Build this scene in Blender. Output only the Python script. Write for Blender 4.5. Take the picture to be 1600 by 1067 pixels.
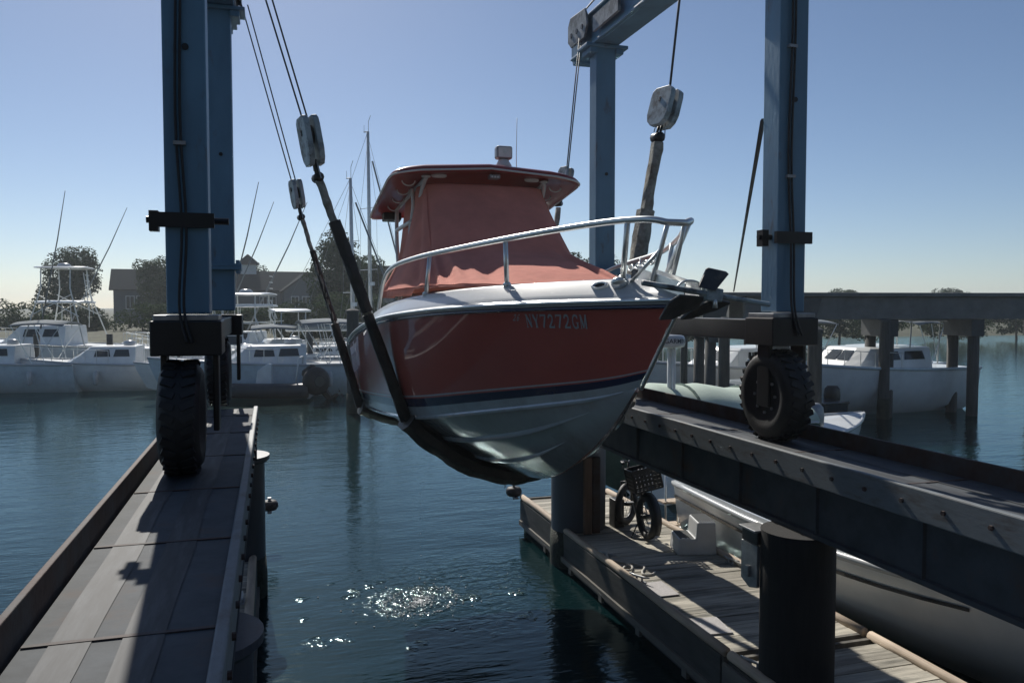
import bpy, math, random
from mathutils import Vector, Matrix, Euler, noise
R = math.radians
random.seed(7)
for o in list(bpy.data.objects): bpy.data.objects.remove(o)
scene = bpy.context.scene
col = scene.collection

# ------------------------------------------------------------------ camera, sky, sun, exposure
PSI, PIT = math.atan(376/1250), math.atan(55/1250)
FWD = Vector((math.sin(PSI)*math.cos(PIT), math.cos(PSI)*math.cos(PIT), -math.sin(PIT)))
cam = bpy.data.cameras.new('camera'); cam.sensor_width = 36; cam.lens = 36*1250/1600
cam.clip_start = 0.05; cam.clip_end = 3000
cam_o = bpy.data.objects.new('camera', cam); col.objects.link(cam_o)
cam_o.location = (0, 0, 3.5); cam_o.rotation_euler = FWD.to_track_quat('-Z', 'Y').to_euler()
scene.camera = cam_o

SUN_EL, SUN_AZ = R(39), R(-4)          # azimuth measured from +Y towards +X
w = bpy.data.worlds.new('World'); scene.world = w; w.use_nodes = True
nt = w.node_tree; nt.nodes.clear()
sky = nt.nodes.new('ShaderNodeTexSky'); sky.sky_type = 'NISHITA'; sky.sun_disc = False
sky.sun_elevation = SUN_EL; sky.sun_rotation = SUN_AZ
sky.air_density = .75; sky.dust_density = .3; sky.ozone_density = 2.6
bg = nt.nodes.new('ShaderNodeBackground'); bg.inputs['Strength'].default_value = 0.084
wo = nt.nodes.new('ShaderNodeOutputWorld')
nt.links.new(sky.outputs[0], bg.inputs[0]); nt.links.new(bg.outputs[0], wo.inputs[0])
sl = bpy.data.lights.new('sun', 'SUN'); sl.energy = 5.0; sl.angle = R(0.53); sl.color = (1, .95, .87)
so = bpy.data.objects.new('sun', sl); col.objects.link(so)
sd = Vector((math.sin(SUN_AZ)*math.cos(SUN_EL), math.cos(SUN_AZ)*math.cos(SUN_EL), math.sin(SUN_EL)))
so.rotation_euler = (-sd).to_track_quat('-Z', 'Y').to_euler(); so.location = sd*60
scene.view_settings.view_transform = 'Standard'; scene.view_settings.look = 'None'
scene.view_settings.exposure = 0.0; scene.view_settings.gamma = 1
scene.cycles.max_bounces = 8; scene.cycles.caustics_reflective = True
scene.cycles.sample_clamp_indirect = 40; scene.cycles.blur_glossy = 0.05

# ------------------------------------------------------------------ materials
def mat(name, c, rough=.5, metal=0., var=.12, scale=4., bump=0., bscale=40., coat=0., c2=None, c2amt=.5, c2scale=1.5, rand=0., stretch=(1,1,1), ior=1.5, sheen=0., detail=6):
    m = bpy.data.materials.new(name); m.use_nodes = True
    t = m.node_tree; N = t.nodes; L = t.links
    p = N['Principled BSDF']
    p.inputs['Roughness'].default_value = rough; p.inputs['Metallic'].default_value = metal
    p.inputs['Coat Weight'].default_value = coat; p.inputs['Coat Roughness'].default_value = .025
    p.inputs['IOR'].default_value = ior; p.inputs['Sheen Weight'].default_value = sheen
    tc = N.new('ShaderNodeTexCoord'); mp = N.new('ShaderNodeMapping'); mp.inputs['Scale'].default_value = stretch
    L.new(tc.outputs['Object'], mp.inputs['Vector'])
    vec = mp.outputs[0]
    if rand:
        oi = N.new('ShaderNodeObjectInfo'); mu = N.new('ShaderNodeVectorMath'); mu.operation = 'SCALE'
        cx = N.new('ShaderNodeCombineXYZ')
        for i in range(3): L.new(oi.outputs['Random'], cx.inputs[i])
        L.new(cx.outputs[0], mu.inputs[0]); mu.inputs['Scale'].default_value = 37
        ad = N.new('ShaderNodeVectorMath'); L.new(mp.outputs[0], ad.inputs[0]); L.new(mu.outputs[0], ad.inputs[1]); vec = ad.outputs[0]
    nz = N.new('ShaderNodeTexNoise'); nz.inputs['Scale'].default_value = scale; nz.inputs['Detail'].default_value = detail; nz.inputs['Roughness'].default_value = .6
    L.new(vec, nz.inputs['Vector'])
    mr = N.new('ShaderNodeMapRange'); mr.inputs['From Min'].default_value = .3; mr.inputs['From Max'].default_value = .7
    mr.inputs['To Min'].default_value = 1-var; mr.inputs['To Max'].default_value = 1+var
    L.new(nz.outputs['Fac'], mr.inputs['Value'])
    base = N.new('ShaderNodeRGB'); base.outputs[0].default_value = (*c, 1); cout = base.outputs[0]
    if c2:
        n2 = N.new('ShaderNodeTexNoise'); n2.inputs['Scale'].default_value = c2scale; n2.inputs['Detail'].default_value = 8; n2.inputs['Roughness'].default_value = .65
        L.new(vec, n2.inputs['Vector'])
        r2 = N.new('ShaderNodeMapRange'); r2.inputs['From Min'].default_value = 1-c2amt-.08; r2.inputs['From Max'].default_value = 1-c2amt+.08
        L.new(n2.outputs['Fac'], r2.inputs['Value'])
        mx = N.new('ShaderNodeMix'); mx.data_type = 'RGBA'; mx.inputs[7].default_value = (*c2, 1)
        L.new(r2.outputs[0], mx.inputs[0]); L.new(cout, mx.inputs[6]); cout = mx.outputs[2]
    if rand:
        rr = N.new('ShaderNodeMapRange'); rr.inputs['To Min'].default_value = 1-rand; rr.inputs['To Max'].default_value = 1+rand
        L.new(oi.outputs['Random'], rr.inputs['Value'])
        m2 = N.new('ShaderNodeMath'); m2.operation = 'MULTIPLY'; L.new(mr.outputs[0], m2.inputs[0]); L.new(rr.outputs[0], m2.inputs[1]); f = m2.outputs[0]
    else: f = mr.outputs[0]
    vm = N.new('ShaderNodeVectorMath'); vm.operation = 'SCALE'
    L.new(cout, vm.inputs[0]); L.new(f, vm.inputs['Scale']); L.new(vm.outputs[0], p.inputs['Base Color'])
    if bump:
        nb = N.new('ShaderNodeTexNoise'); nb.inputs['Scale'].default_value = bscale; nb.inputs['Detail'].default_value = 5
        L.new(vec, nb.inputs['Vector'])
        b = N.new('ShaderNodeBump'); b.inputs['Strength'].default_value = bump; b.inputs['Distance'].default_value = .02
        L.new(nb.outputs['Fac'], b.inputs['Height']); L.new(b.outputs[0], p.inputs['Normal'])
    return m
M = {}
M['white_gel'] = mat('white_gelcoat', (.44, .46, .475), .3, var=.06, scale=2, coat=.4)
M['hull_white'] = mat('wet_hull_bottom', (.40, .43, .44), .07, var=.10, scale=3, bump=.20, bscale=13, coat=1.0, c2=(.33, .34, .32), c2amt=.38, c2scale=2.5)
M['red_gel'] = mat('red_gelcoat', (.44, .088, .068), .32, var=.08, scale=2, coat=.9, bump=.22, bscale=2.6)
M['navy'] = mat('navy_stripe', (.018, .022, .06), .2, coat=.6)
M['hull_white'].node_tree.nodes['Principled BSDF'].inputs['Coat IOR'].default_value = 1.9
_t = M['hull_white'].node_tree; _t.links.new([n for n in _t.nodes if n.type == 'BUMP'][0].outputs[0], _t.nodes['Principled BSDF'].inputs['Coat Normal'])   # the wet film carries the ripples
M['canvas'] = mat('red_canvas', (.66, .235, .175), .92, var=.12, scale=3, bump=.5, bscale=7)
M['red_top'] = mat('red_top_gelcoat', (.26, .035, .03), .3, var=.1, coat=.4)
M['lift'] = mat('lift_paint', (.105, .215, .315), .5, var=.16, scale=3, bump=.10, bscale=30, c2=(.10, .085, .075), c2amt=.33, c2scale=5, stretch=(1, 1, .35))
M['lift_light'] = mat('lift_bare_steel', (.32, .34, .34), .55, var=.25, scale=7, c2=(.10, .11, .11), c2amt=.5, c2scale=5)
M['block'] = mat('block_paint', (.30, .38, .42), .5, var=.2, scale=9, c2=(.06, .075, .08), c2amt=.45, c2scale=6)
M['stainless'] = mat('stainless', (.70, .72, .71), .34, metal=.85, var=.05)
M['alu_white'] = mat('white_tube', (.62, .64, .62), .35, var=.05)
M['cable'] = mat('wire_rope', (.05, .055, .06), .5, metal=.3)
M['strap'] = mat('sling_webbing', (.26, .265, .24), .95, var=.4, scale=14, bump=.6, bscale=50, c2=(.15, .125, .09), c2amt=.42, c2scale=5)
M['strap_wet'] = mat('wet_sling_sleeve', (.028, .026, .024), .55, var=.35, scale=10, bump=.8, bscale=14)
M['beam'] = mat('runway_steel', (.055, .064, .072), .8, var=.3, scale=5, bump=.1, bscale=25, c2=(.055, .04, .033), c2amt=.38, c2scale=2.5)
M['beam_lip'] = mat('runway_flange', (.16, .18, .19), .6, var=.3, scale=6, bump=.05, bscale=30, c2=(.09, .085, .08), c2amt=.42, c2scale=6, stretch=(1, .5, 2))
M['rust'] = mat('rusty_steel', (.065, .035, .027), .75, var=.35, scale=6, bump=.2, bscale=25, c2=(.05, .045, .045), c2amt=.5, c2scale=3)
M['pile'] = mat('steel_pile', (.06, .07, .09), .5, var=.25, scale=3, bump=.08, c2=(.07, .05, .04), c2amt=.38, c2scale=1.6, stretch=(1, 1, .25))
M['timber_fender'] = mat('fender_timber', (.15, .095, .065), .8, var=.3, scale=4, bump=.3, stretch=(4, 4, .4))
M['plank'] = mat('weathered_plank', (.41, .38, .315), .85, var=.35, scale=3, bump=.35, bscale=14, rand=.32, stretch=(.7, 7, 7), c2=(.16, .155, .13), c2amt=.42, c2scale=1.2)
M['edge_wood'] = mat('edge_timber', (.46, .37, .28), .75, var=.22, scale=4, bump=.2, bscale=20, stretch=(6, .5, 6), rand=.1)
M['dock_side'] = mat('dock_side_board', (.055, .055, .05), .8, var=.35, scale=4, bump=.25, stretch=(4, .5, 3))
M['old_board'] = mat('grey_board', (.15, .14, .12), .85, var=.35, scale=3, bump=.3, stretch=(5, .6, 5), c2=(.07, .07, .065), c2amt=.4)
M['mat_grey'] = mat('dock_mat', (.46, .44, .43), .95, var=.12, scale=40, bump=.3, bscale=150)
M['rubber'] = mat('rubber', (.018, .018, .019), .6, var=.3, scale=8, bump=.1)
M['anchor_iron'] = mat('anchor_iron', (.045, .05, .055), .6, var=.3, scale=14, c2=(.11, .10, .085), c2amt=.4, c2scale=9)
M['shade_black'] = mat('shaded_pile_black', (.014, .014, .015), .85, var=.3, scale=5, bump=.25, stretch=(5, 5, .5))  # near pile only: the girder's shade is put into this black
M['black_metal'] = mat('black_paint', (.012, .012, .013), .45)
M['galv'] = mat('galvanised', (.30, .31, .32), .45, metal=.6, var=.25, scale=12)
M['rope'] = mat('white_rope', (.52, .50, .45), .9, var=.2, scale=30, bump=.5, bscale=90)
M['fiber'] = mat('step_fibreglass', (.52, .53, .53), .4, var=.1, scale=3)
M['tread'] = mat('grit_tread', (.06, .065, .065), .95, var=.2, scale=50)
M['grey_boat'] = mat('boat_white', (.70, .72, .72), .3, var=.1, scale=2, coat=.3)
M['bg_blue'] = mat('boat_blue_grey', (.52, .60, .64), .3, var=.1, coat=.3)
M['dark_hull'] = mat('dark_hull', (.02, .025, .03), .25, coat=.3)
M['teal_canvas'] = mat('pale_green_canvas', (.46, .55, .47), .85, var=.1, scale=3, bump=.2, bscale=30)
M['green_canvas'] = mat('dark_green_canvas', (.055, .10, .085), .9, var=.25, scale=4, bump=.3, bscale=25)
M['grey_canvas'] = mat('grey_canvas', (.16, .19, .21), .9, var=.2, scale=3)
M['window'] = mat('dark_glass', (.02, .03, .035), .08, var=.1)
M['tube_grey'] = mat('inflatable_tube', (.035, .04, .045), .45, var=.2)
M['mast'] = mat('mast_alloy', (.62, .64, .64), .4, metal=.3)
M['wire'] = mat('rigging_wire', (.16, .18, .19), .5)
M['shingle'] = mat('grey_shingle', (.030, .036, .042), 1.0, var=.2, scale=12, stretch=(1, 1, 5), ior=1.12)
M['siding'] = mat('grey_siding', (.085, .105, .125), .85, var=.12, scale=6, stretch=(1, 1, 6))
M['trim'] = mat('white_trim', (.55, .57, .57), .6)
M['bark'] = mat('bark', (.06, .05, .04), .9, var=.3, scale=8)
M['concrete'] = mat('pier_concrete', (.17, .175, .17), .85, var=.18, scale=2.5, bump=.15, c2=(.17, .17, .16), c2amt=.42, c2scale=1.2)
M['concrete_dark'] = mat('stained_concrete', (.085, .09, .09), .85, var=.25, scale=2)
M['wood_pile'] = mat('timber_pile', (.075, .075, .07), .85, var=.3, scale=3, bump=.3, stretch=(5, 5, .5))
M['sign_grey'] = mat('registration_grey', (.33, .365, .395), .5)
M['navy_text'] = mat('dome_lettering', (.02, .03, .05), .5)
M['yellow'] = mat('aged_yellow', (.45, .33, .15), .6)
M['lens_glass'] = mat('lamp_lens', (.75, .78, .78), .25, metal=.2)
M['blocker_siding'] = mat('blocker_siding', (.035, .045, .04), .85, var=.2, scale=3, stretch=(6, 6, 1))
M['foam'] = mat('foam', (.85, .87, .87), .35, var=.03)
M['weed'] = mat('waterline_weed', (.020, .026, .016), .8, var=.5, scale=12, bump=.8, bscale=40)
M['worn_track'] = mat('worn_tyre_track', (.030, .033, .037), .7, var=.4, scale=7, stretch=(3, .4, 1), c2=(.06, .066, .072), c2amt=.46, c2scale=4)
M['earth'] = mat('bank_soil', (.07, .075, .045), .95, var=.35, scale=.8, bump=.4, bscale=3)
M['quay'] = mat('quay_asphalt', (.045, .045, .045), .9, var=.2, scale=1.2, bump=.2)
def leaf_mat(name, c):
    m = mat(name, c, .9, var=.45, scale=.9, rand=.15, ior=1.15)
    p = m.node_tree.nodes['Principled BSDF']; p.inputs['Subsurface Weight'].default_value = 0
    t = m.node_tree; tr = t.nodes.new('ShaderNodeBsdfTranslucent'); tr.inputs[0].default_value = (c[0]*1.4, c[1]*1.5, c[2]*.9, 1)
    mx = t.nodes.new('ShaderNodeMixShader'); mx.inputs[0].default_value = .14
    out = [n for n in t.nodes if n.type == 'OUTPUT_MATERIAL'][0]
    t.links.new(p.outputs[0], mx.inputs[1]); t.links.new(tr.outputs[0], mx.inputs[2]); t.links.new(mx.outputs[0], out.inputs[0])
    return m
M['leaf_a'] = leaf_mat('leaf_dark', (.034, .056, .032))
M['leaf_b'] = leaf_mat('leaf_mid', (.046, .074, .036))

# ------------------------------------------------------------------ mesh helpers
class MB:
    def __init__(s): s.v = []; s.f = []; s.m = []
    def face(s, idx, mi=0): s.f.append(tuple(idx)); s.m.append(mi)
    def box(s, c, d, rot=None, mi=0):
        b = len(s.v); c = Vector(c)
        for x in (-.5, .5):
            for y in (-.5, .5):
                for z in (-.5, .5):
                    p = Vector((x*d[0], y*d[1], z*d[2]))
                    if rot is not None: p = rot @ p
                    s.v.append(p+c)
        for q in ((0,1,3,2),(4,6,7,5),(0,4,5,1),(2,3,7,6),(0,2,6,4),(1,5,7,3)): s.face([b+i for i in q], mi)
        return s
    def rng(s, x0, x1, y0, y1, z0, z1, mi=0): return s.box(((x0+x1)/2, (y0+y1)/2, (z0+z1)/2), (x1-x0, y1-y0, z1-z0), None, mi)
    def loft(s, rows, closed=False, cap=False, mi=0, flip=False):
        b = len(s.v); n = len(rows[0])
        for r in rows: s.v += [Vector(p) for p in r]
        for i in range(len(rows)-1):
            for j in range(n if closed else n-1):
                k = (j+1) % n
                q = [b+i*n+j, b+i*n+k, b+(i+1)*n+k, b+(i+1)*n+j]
                s.face(q[::-1] if flip else q, mi)
        if cap:
            s.face([b+j for j in range(n)][::-1], mi); s.face([b+(len(rows)-1)*n+j for j in range(n)], mi)
        return s
    def tube(s, pts, r, n=8, closed=False, mi=0, flat=1.0):
        pts = [Vector(p) for p in pts]; rows = []
        N = len(pts); up = None
        for i, p in enumerate(pts):
            if closed: d = pts[(i+1) % N]-pts[i-1]
            else: d = pts[min(i+1, N-1)]-pts[max(i-1, 0)]
            d.normalize()
            if up is None:
                up = Vector((0, 0, 1)) if abs(d.z) < .9 else Vector((1, 0, 0))
            a = d.cross(up).normalized(); bb = a.cross(d).normalized(); up = bb
            rr = r[i] if isinstance(r, (list, tuple)) else r
            rows.append([p+a*math.cos(2*math.pi*k/n)*rr+bb*math.sin(2*math.pi*k/n)*rr*flat for k in range(n)])
        if closed: rows.append(rows[0]); s.loft(rows, True, False, mi)
        else: s.loft(rows, True, True, mi)
        return s
    def lathe(s, prof, c=(0,0,0), axis='z', n=24, mi=0):
        rows = []; c = Vector(c)
        for r, h in prof:
            row = []
            for k in range(n):
                a = 2*math.pi*k/n; x, y = r*math.cos(a), r*math.sin(a)
                p = {'z': (x, y, h), 'x': (h, x, y), 'y': (y, h, x)}[axis]
                row.append(Vector(p)+c)
            rows.append(row)
        return s.loft(rows, True, True, mi)
    def prism(s, poly, origin, ax, ay, an, h, mi=0):
        o = Vector(origin); ax, ay, an = Vector(ax), Vector(ay), Vector(an)
        rows = [[o+ax*p[0]+ay*p[1]+an*t for p in poly] for t in (0, h)]
        return s.loft(rows, True, True, mi)
    def build(s, name, mats, parent=None, smooth=False, off=(0,0,0), bevel=0, auto=None, loc=None):
        me = bpy.data.meshes.new(name); off = Vector(off)
        me.from_pydata([tuple(p-off) for p in s.v], [], s.f)
        for m in (mats if isinstance(mats, (list, tuple)) else [mats]): me.materials.append(M[m] if isinstance(m, str) else m)
        me.polygons.foreach_set('material_index', s.m)
        if smooth: me.polygons.foreach_set('use_smooth', [True]*len(s.f))
        me.validate()
        import bmesh
        bm = bmesh.new(); bm.from_mesh(me); bmesh.ops.recalc_face_normals(bm, faces=bm.faces)
        if auto:
            for e in bm.edges:
                if len(e.link_faces) == 2 and e.calc_face_angle(0) > R(auto): e.smooth = False
        bm.to_mesh(me); bm.free()
        o = bpy.data.objects.new(name, me); col.objects.link(o)
        if parent is not None: o.parent = parent
        if loc is not None: o.location = loc
        if bevel:
            b = o.modifiers.new('bevel', 'BEVEL'); b.width = bevel; b.segments = 2; b.limit_method = 'ANGLE'
        return o
def tag(o, label=None, cat=None, group=None, kind=None):
    if label: o['label'] = label
    if cat: o['category'] = cat
    if group: o['group'] = group
    if kind: o['kind'] = kind
    return o
def thing(name, label, cat, loc=(0,0,0), rz=0, group=None):
    o = bpy.data.objects.new(name, None); col.objects.link(o)
    o.location = loc; o.rotation_euler = (0, 0, rz); o.empty_display_size = .2
    return tag(o, label, cat, group)
def struct(o): return tag(o, kind='structure')
def copy_tree(o, parent=None):
    c = o.copy(); col.objects.link(c); c.parent = parent
    for ch in list(o.children): copy_tree(ch, c)
    return c
def interp(tab, x):
    if x <= tab[0][0]: return tab[0][1]
    for (x0, y0), (x1, y1) in zip(tab, tab[1:]):
        if x <= x1: return y0+(y1-y0)*(x-x0)/(x1-x0)
    return tab[-1][1]
def smooth_tab(tab, n=60):
    # Catmull-Rom (centripetal enough for evenly rising tables) to a fine table
    out = []
    for i in range(len(tab)-1):
        p0 = tab[max(i-1, 0)]; p1 = tab[i]; p2 = tab[i+1]; p3 = tab[min(i+2, len(tab)-1)]
        m1 = (p2[1]-p0[1])/max(p2[0]-p0[0], 1e-6); m2 = (p3[1]-p1[1])/max(p3[0]-p1[0], 1e-6)
        h = p2[0]-p1[0]
        for k in range(8):
            t = k/8
            y = (2*t**3-3*t**2+1)*p1[1]+(t**3-2*t**2+t)*h*m1+(-2*t**3+3*t**2)*p2[1]+(t**3-t**2)*h*m2
            out.append((p1[0]+h*t, y))
    out.append(tab[-1]); return out
def bez(p, n=10):
    # smooth polyline through points (Catmull-Rom)
    P = [Vector(q) for q in p]; out = []
    for i in range(len(P)-1):
        a, b, c, d = P[max(i-1,0)], P[i], P[i+1], P[min(i+2, len(P)-1)]
        for k in range(n):
            t = k/n
            out.append(.5*((2*b)+(c-a)*t+(2*a-5*b+4*c-d)*t*t+(3*b-a-3*c+d)*t**3))
    out.append(P[-1]); return out

# ------------------------------------------------------------------ water, far ground, quay
def water_mat():
    m = bpy.data.materials.new('harbour_water'); m.use_nodes = True
    t = m.node_tree; N = t.nodes; L = t.links; p = N['Principled BSDF']
    p.inputs['Base Color'].default_value = (.003, .014, .016, 1); p.inputs['Roughness'].default_value = .09
    p.inputs['Specular IOR Level'].default_value = .55; p.inputs['Specular Tint'].default_value = (.66, .97, 1, 1)
    p.inputs['IOR'].default_value = 1.33
    tc = N.new('ShaderNodeTexCoord')
    def nz(sc, stretch, det=3, dist=0.):
        mp = N.new('ShaderNodeMapping'); mp.inputs['Scale'].default_value = stretch; mp.inputs['Rotation'].default_value = (0, 0, R(-14))
        L.new(tc.outputs['Object'], mp.inputs[0])
        n = N.new('ShaderNodeTexNoise'); n.inputs['Scale'].default_value = sc; n.inputs['Detail'].default_value = det; n.inputs['Distortion'].default_value = dist
        L.new(mp.outputs[0], n.inputs['Vector']); return n.outputs['Fac']
    def mth(op, a, b=None, c=None):
        n = N.new('ShaderNodeMath'); n.operation = op
        for i, q in enumerate((a, b, c)):
            if q is None: continue
            if isinstance(q, (int, float)): n.inputs[i].default_value = q
            else: L.new(q, n.inputs[i])
        return n.outputs[0]
    h = mth('MULTIPLY', nz(.8, (.8, 1.6, 1), 2), .020)
    h = mth('ADD', h, mth('MULTIPLY', nz(3.4, (.55, 1.8, 1), 3, .3), .0085))
    h = mth('ADD', h, mth('MULTIPLY', nz(10, (.6, 1.6, 1), 3), .0042))
    # disturbed patch where water drips off the hull
    sx = N.new('ShaderNodeSeparateXYZ'); L.new(tc.outputs['Object'], sx.inputs[0])
    dx = mth('MULTIPLY', mth('SUBTRACT', sx.outputs[0], 1.58), 1/.66); dy = mth('MULTIPLY', mth('SUBTRACT', sx.outputs[1], 9.35), 1/.62)
    r = mth('SQRT', mth('ADD', mth('MULTIPLY', dx, dx), mth('MULTIPLY', dy, dy)))
    warp = mth('ADD', r, mth('MULTIPLY', mth('SUBTRACT', nz(5, (1, 1, 1), 3), .5), .9))
    mr = N.new('ShaderNodeMapRange'); mr.interpolation_type = 'SMOOTHSTEP'
    mr.inputs['From Min'].default_value = 1.15; mr.inputs['From Max'].default_value = .35; L.new(warp, mr.inputs['Value'])
    ring = mth('MULTIPLY', mth('SINE', mth('MULTIPLY', r, 26)), .004)
    spl = mth('ADD', mth('MULTIPLY', nz(21, (1, 1.2, 1), 2, .5), .020), ring)
    h = mth('ADD', h, mth('MULTIPLY', spl, mr.outputs[0]))
    # a few scattered drop rings around it
    mr2 = N.new('ShaderNodeMapRange'); mr2.interpolation_type = 'SMOOTHSTEP'
    mr2.inputs['From Min'].default_value = 3.2; mr2.inputs['From Max'].default_value = 1.2; L.new(r, mr2.inputs['Value'])
    spot = N.new('ShaderNodeMapRange'); spot.inputs['From Min'].default_value = .61; spot.inputs['From Max'].default_value = .68
    L.new(nz(2.3, (1, 1, 1), 2), spot.inputs['Value'])
    h = mth('ADD', h, mth('MULTIPLY', mth('MULTIPLY', nz(20, (1, 1, 1), 1.5), .026), mth('MULTIPLY', spot.outputs[0], mr2.outputs[0])))
    mr3 = N.new('ShaderNodeMapRange'); mr3.interpolation_type = 'SMOOTHSTEP'
    mr3.inputs['From Min'].default_value = 2.4; mr3.inputs['From Max'].default_value = .6; 
    ex = mth('MULTIPLY', mth('SUBTRACT', sx.outputs[0], 2.3), 1/.9); ey = mth('MULTIPLY', mth('SUBTRACT', sx.outputs[1], 9.5), 1/.8)
    L.new(mth('SQRT', mth('ADD', mth('MULTIPLY', ex, ex), mth('MULTIPLY', ey, ey))), mr3.inputs['Value'])
    h = mth('ADD', h, mth('MULTIPLY', mth('MULTIPLY', nz(7.5, (.8, 1.3, 1), 2, .5), .022), mr3.outputs[0]))
    b = N.new('ShaderNodeBump'); b.inputs['Strength'].default_value = 1; b.inputs['Distance'].default_value = 1.0
    L.new(h, b.inputs['Height']); L.new(b.outputs[0], p.inputs['Normal'])
    p.inputs['Specular IOR Level'].default_value = 0; p.inputs['Roughness'].default_value = .9
    gl = N.new('ShaderNodeBsdfGlossy'); gl.inputs['Color'].default_value = (.76, .98, 1, 1); gl.inputs['Roughness'].default_value = .085; L.new(b.outputs[0], gl.inputs['Normal'])
    fr = N.new('ShaderNodeFresnel'); fr.inputs['IOR'].default_value = 1.34; L.new(b.outputs[0], fr.inputs['Normal'])
    mx = N.new('ShaderNodeMixShader'); L.new(fr.outputs[0], mx.inputs[0]); L.new(p.outputs[0], mx.inputs[1]); L.new(gl.outputs[0], mx.inputs[2])
    L.new(mx.outputs[0], [n for n in N if n.type == 'OUTPUT_MATERIAL'][0].inputs['Surface'])
    return m
M['water'] = water_mat()
def grid_sheet(name, m, x0, x1, y0, y1, z, nx, ny, fz=None, smooth=True):
    mb = MB(); rows = []
    for j in range(ny+1):
        y = y0+(y1-y0)*j/ny
        rows.append([(x0+(x1-x0)*i/nx, y, z+(fz(x0+(x1-x0)*i/nx, y) if fz else 0)) for i in range(nx+1)])
    mb.loft(rows); o = mb.build(name, m, smooth=smooth); return struct(o)
grid_sheet('water', 'water', -600, 800, -60, 950, 0, 8, 8)
def bank_z(x, y):
    d = y-(70+.10*x+4*math.sin(x*.05))
    return max(-1.5, min(1.3, d*.16))+.25*noise.noise(Vector((x*.15, y*.15, 0)))
grid_sheet('ground', 'earth', -500, 700, 56, 900, 0.0, 120, 90, bank_z)
mb = MB(); mb.rng(-30, 40, -30, 1.1, -.8, 1.95); struct(mb.build('quay', 'quay'))

shed = thing('fill_blocking_shed', 'dark green boat shed added unseen behind the viewer to cut sky fill', 'shed', (2, -16, 1.95))  # unseen dark building, put in to block sky fill from behind
mb = MB(); mb.rng(-22, 22, -10, 0, 0, 9.5); mb.build('wall', 'blocker_siding', shed)
mb = MB(); mb.loft([[(-22.5, .6, 9.4), (22.5, .6, 9.4)], [(-22.5, -5, 12.5), (22.5, -5, 12.5)], [(-22.5, -10.6, 9.4), (22.5, -10.6, 9.4)]]); o = mb.build('roof', 'shingle', shed); o.modifiers.new('t', 'SOLIDIFY').thickness = .2
for x in (-15, -5, 5, 15):
    mb = MB(); mb.rng(x-3.5, x+3.5, .003, .12, 0, 7); mb.build('sliding_door', 'dock_side', shed)
# ------------------------------------------------------------------ the red boat
BX, BY, BYAW = 2.26, 4.2, R(.15)
LOA = 6.95
KEEL = smooth_tab([(-.05,3.52),(.18,3.27),(.44,3.01),(.63,2.85),(.84,2.69),(1.23,2.45),(1.69,2.22),(2.0,2.10),(2.4,1.99),(3.2,1.90),(4.5,1.93),(7.4,2.02)])
CH_T = smooth_tab([(.47,0),(.7,.09),(1,.22),(1.5,.45),(2,.66),(2.5,.83),(3,.95),(4,1.07),(5.5,1.11),(7.4,1.09)])
CH_Z = smooth_tab([(.47,2.98),(.7,2.91),(1,2.84),(2,2.655),(3,2.49),(4,2.39),(5.5,2.28),(7.4,2.17)])
SH_T = smooth_tab([(-.05,.0),(.08,.075),(.25,.17),(.5,.32),(1,.61),(1.5,.84),(2,1.01),(3,1.22),(4,1.28),(5.5,1.28),(7.4,1.20)])
SH_Z = smooth_tab([(-.05,3.53),(1,3.505),(2,3.465),(3,3.405),(4,3.33),(5.5,3.18),(7.4,2.96)])
US = [(k/46)**1.6 for k in range(47)]
def P_chine(u): s = .47+(LOA-.47)*u; return Vector((interp(CH_T, s), s, interp(CH_Z, s)))
def P_sheer(u): s = -.05+(LOA+.05)*u; return Vector((interp(SH_T, s), s, interp(SH_Z, s)))
def P_keel(u): s = .47+(LOA-.47)*u; return Vector((0.012, s, interp(KEEL, s)))
def P_side(u, wv, out=0.):
    a, b = P_chine(u), P_sheer(u)
    fl = 1.55-.75*min(1, u*2.2)
    p = a.lerp(b, wv); p.x = a.x+(b.x-a.x)*wv**fl
    return p+Vector((out, 0, 0))
def P_bot(u, wv):
    k, c = P_keel(u), P_chine(u); p = k.lerp(c, wv); bul = .055*math.sin(math.pi*wv**.9)*min(1, u*5)
    p.x += bul*.35; p.z -= bul*.75; return p
def mir(p, sg): return Vector((p.x*sg, p.y, p.z))
boat = thing('fishing_boat', 'red hulled fishing boat with T-top and red canvas cover hanging in lift slings', 'boat', (BX, BY, 0), BYAW)
def strip(name, m, w0, w1, nrow, fn=P_side, parent=boat, us=US):
    mb = MB()
    for sg in (-1, 1):
        mb.loft([[mir(fn(u, w0+(w1-w0)*k/nrow), sg) for u in us] for k in range(nrow+1)])
    return mb.build(name, m, parent, smooth=True)
hull = strip('hull_side', 'red_gel', .222, 1.0, 14)
strip('hull_side', 'red_gel', .19, .206, 1)
strip('pin_stripe', 'white_gel', .206, .222, 1)
strip('boot_stripe', 'navy', .105, .19, 2)
strip('lower_side', 'hull_white', .0, .105, 2)
bot = strip('hull_bottom', 'hull_white', 0, 1, 12, P_bot)
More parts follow.
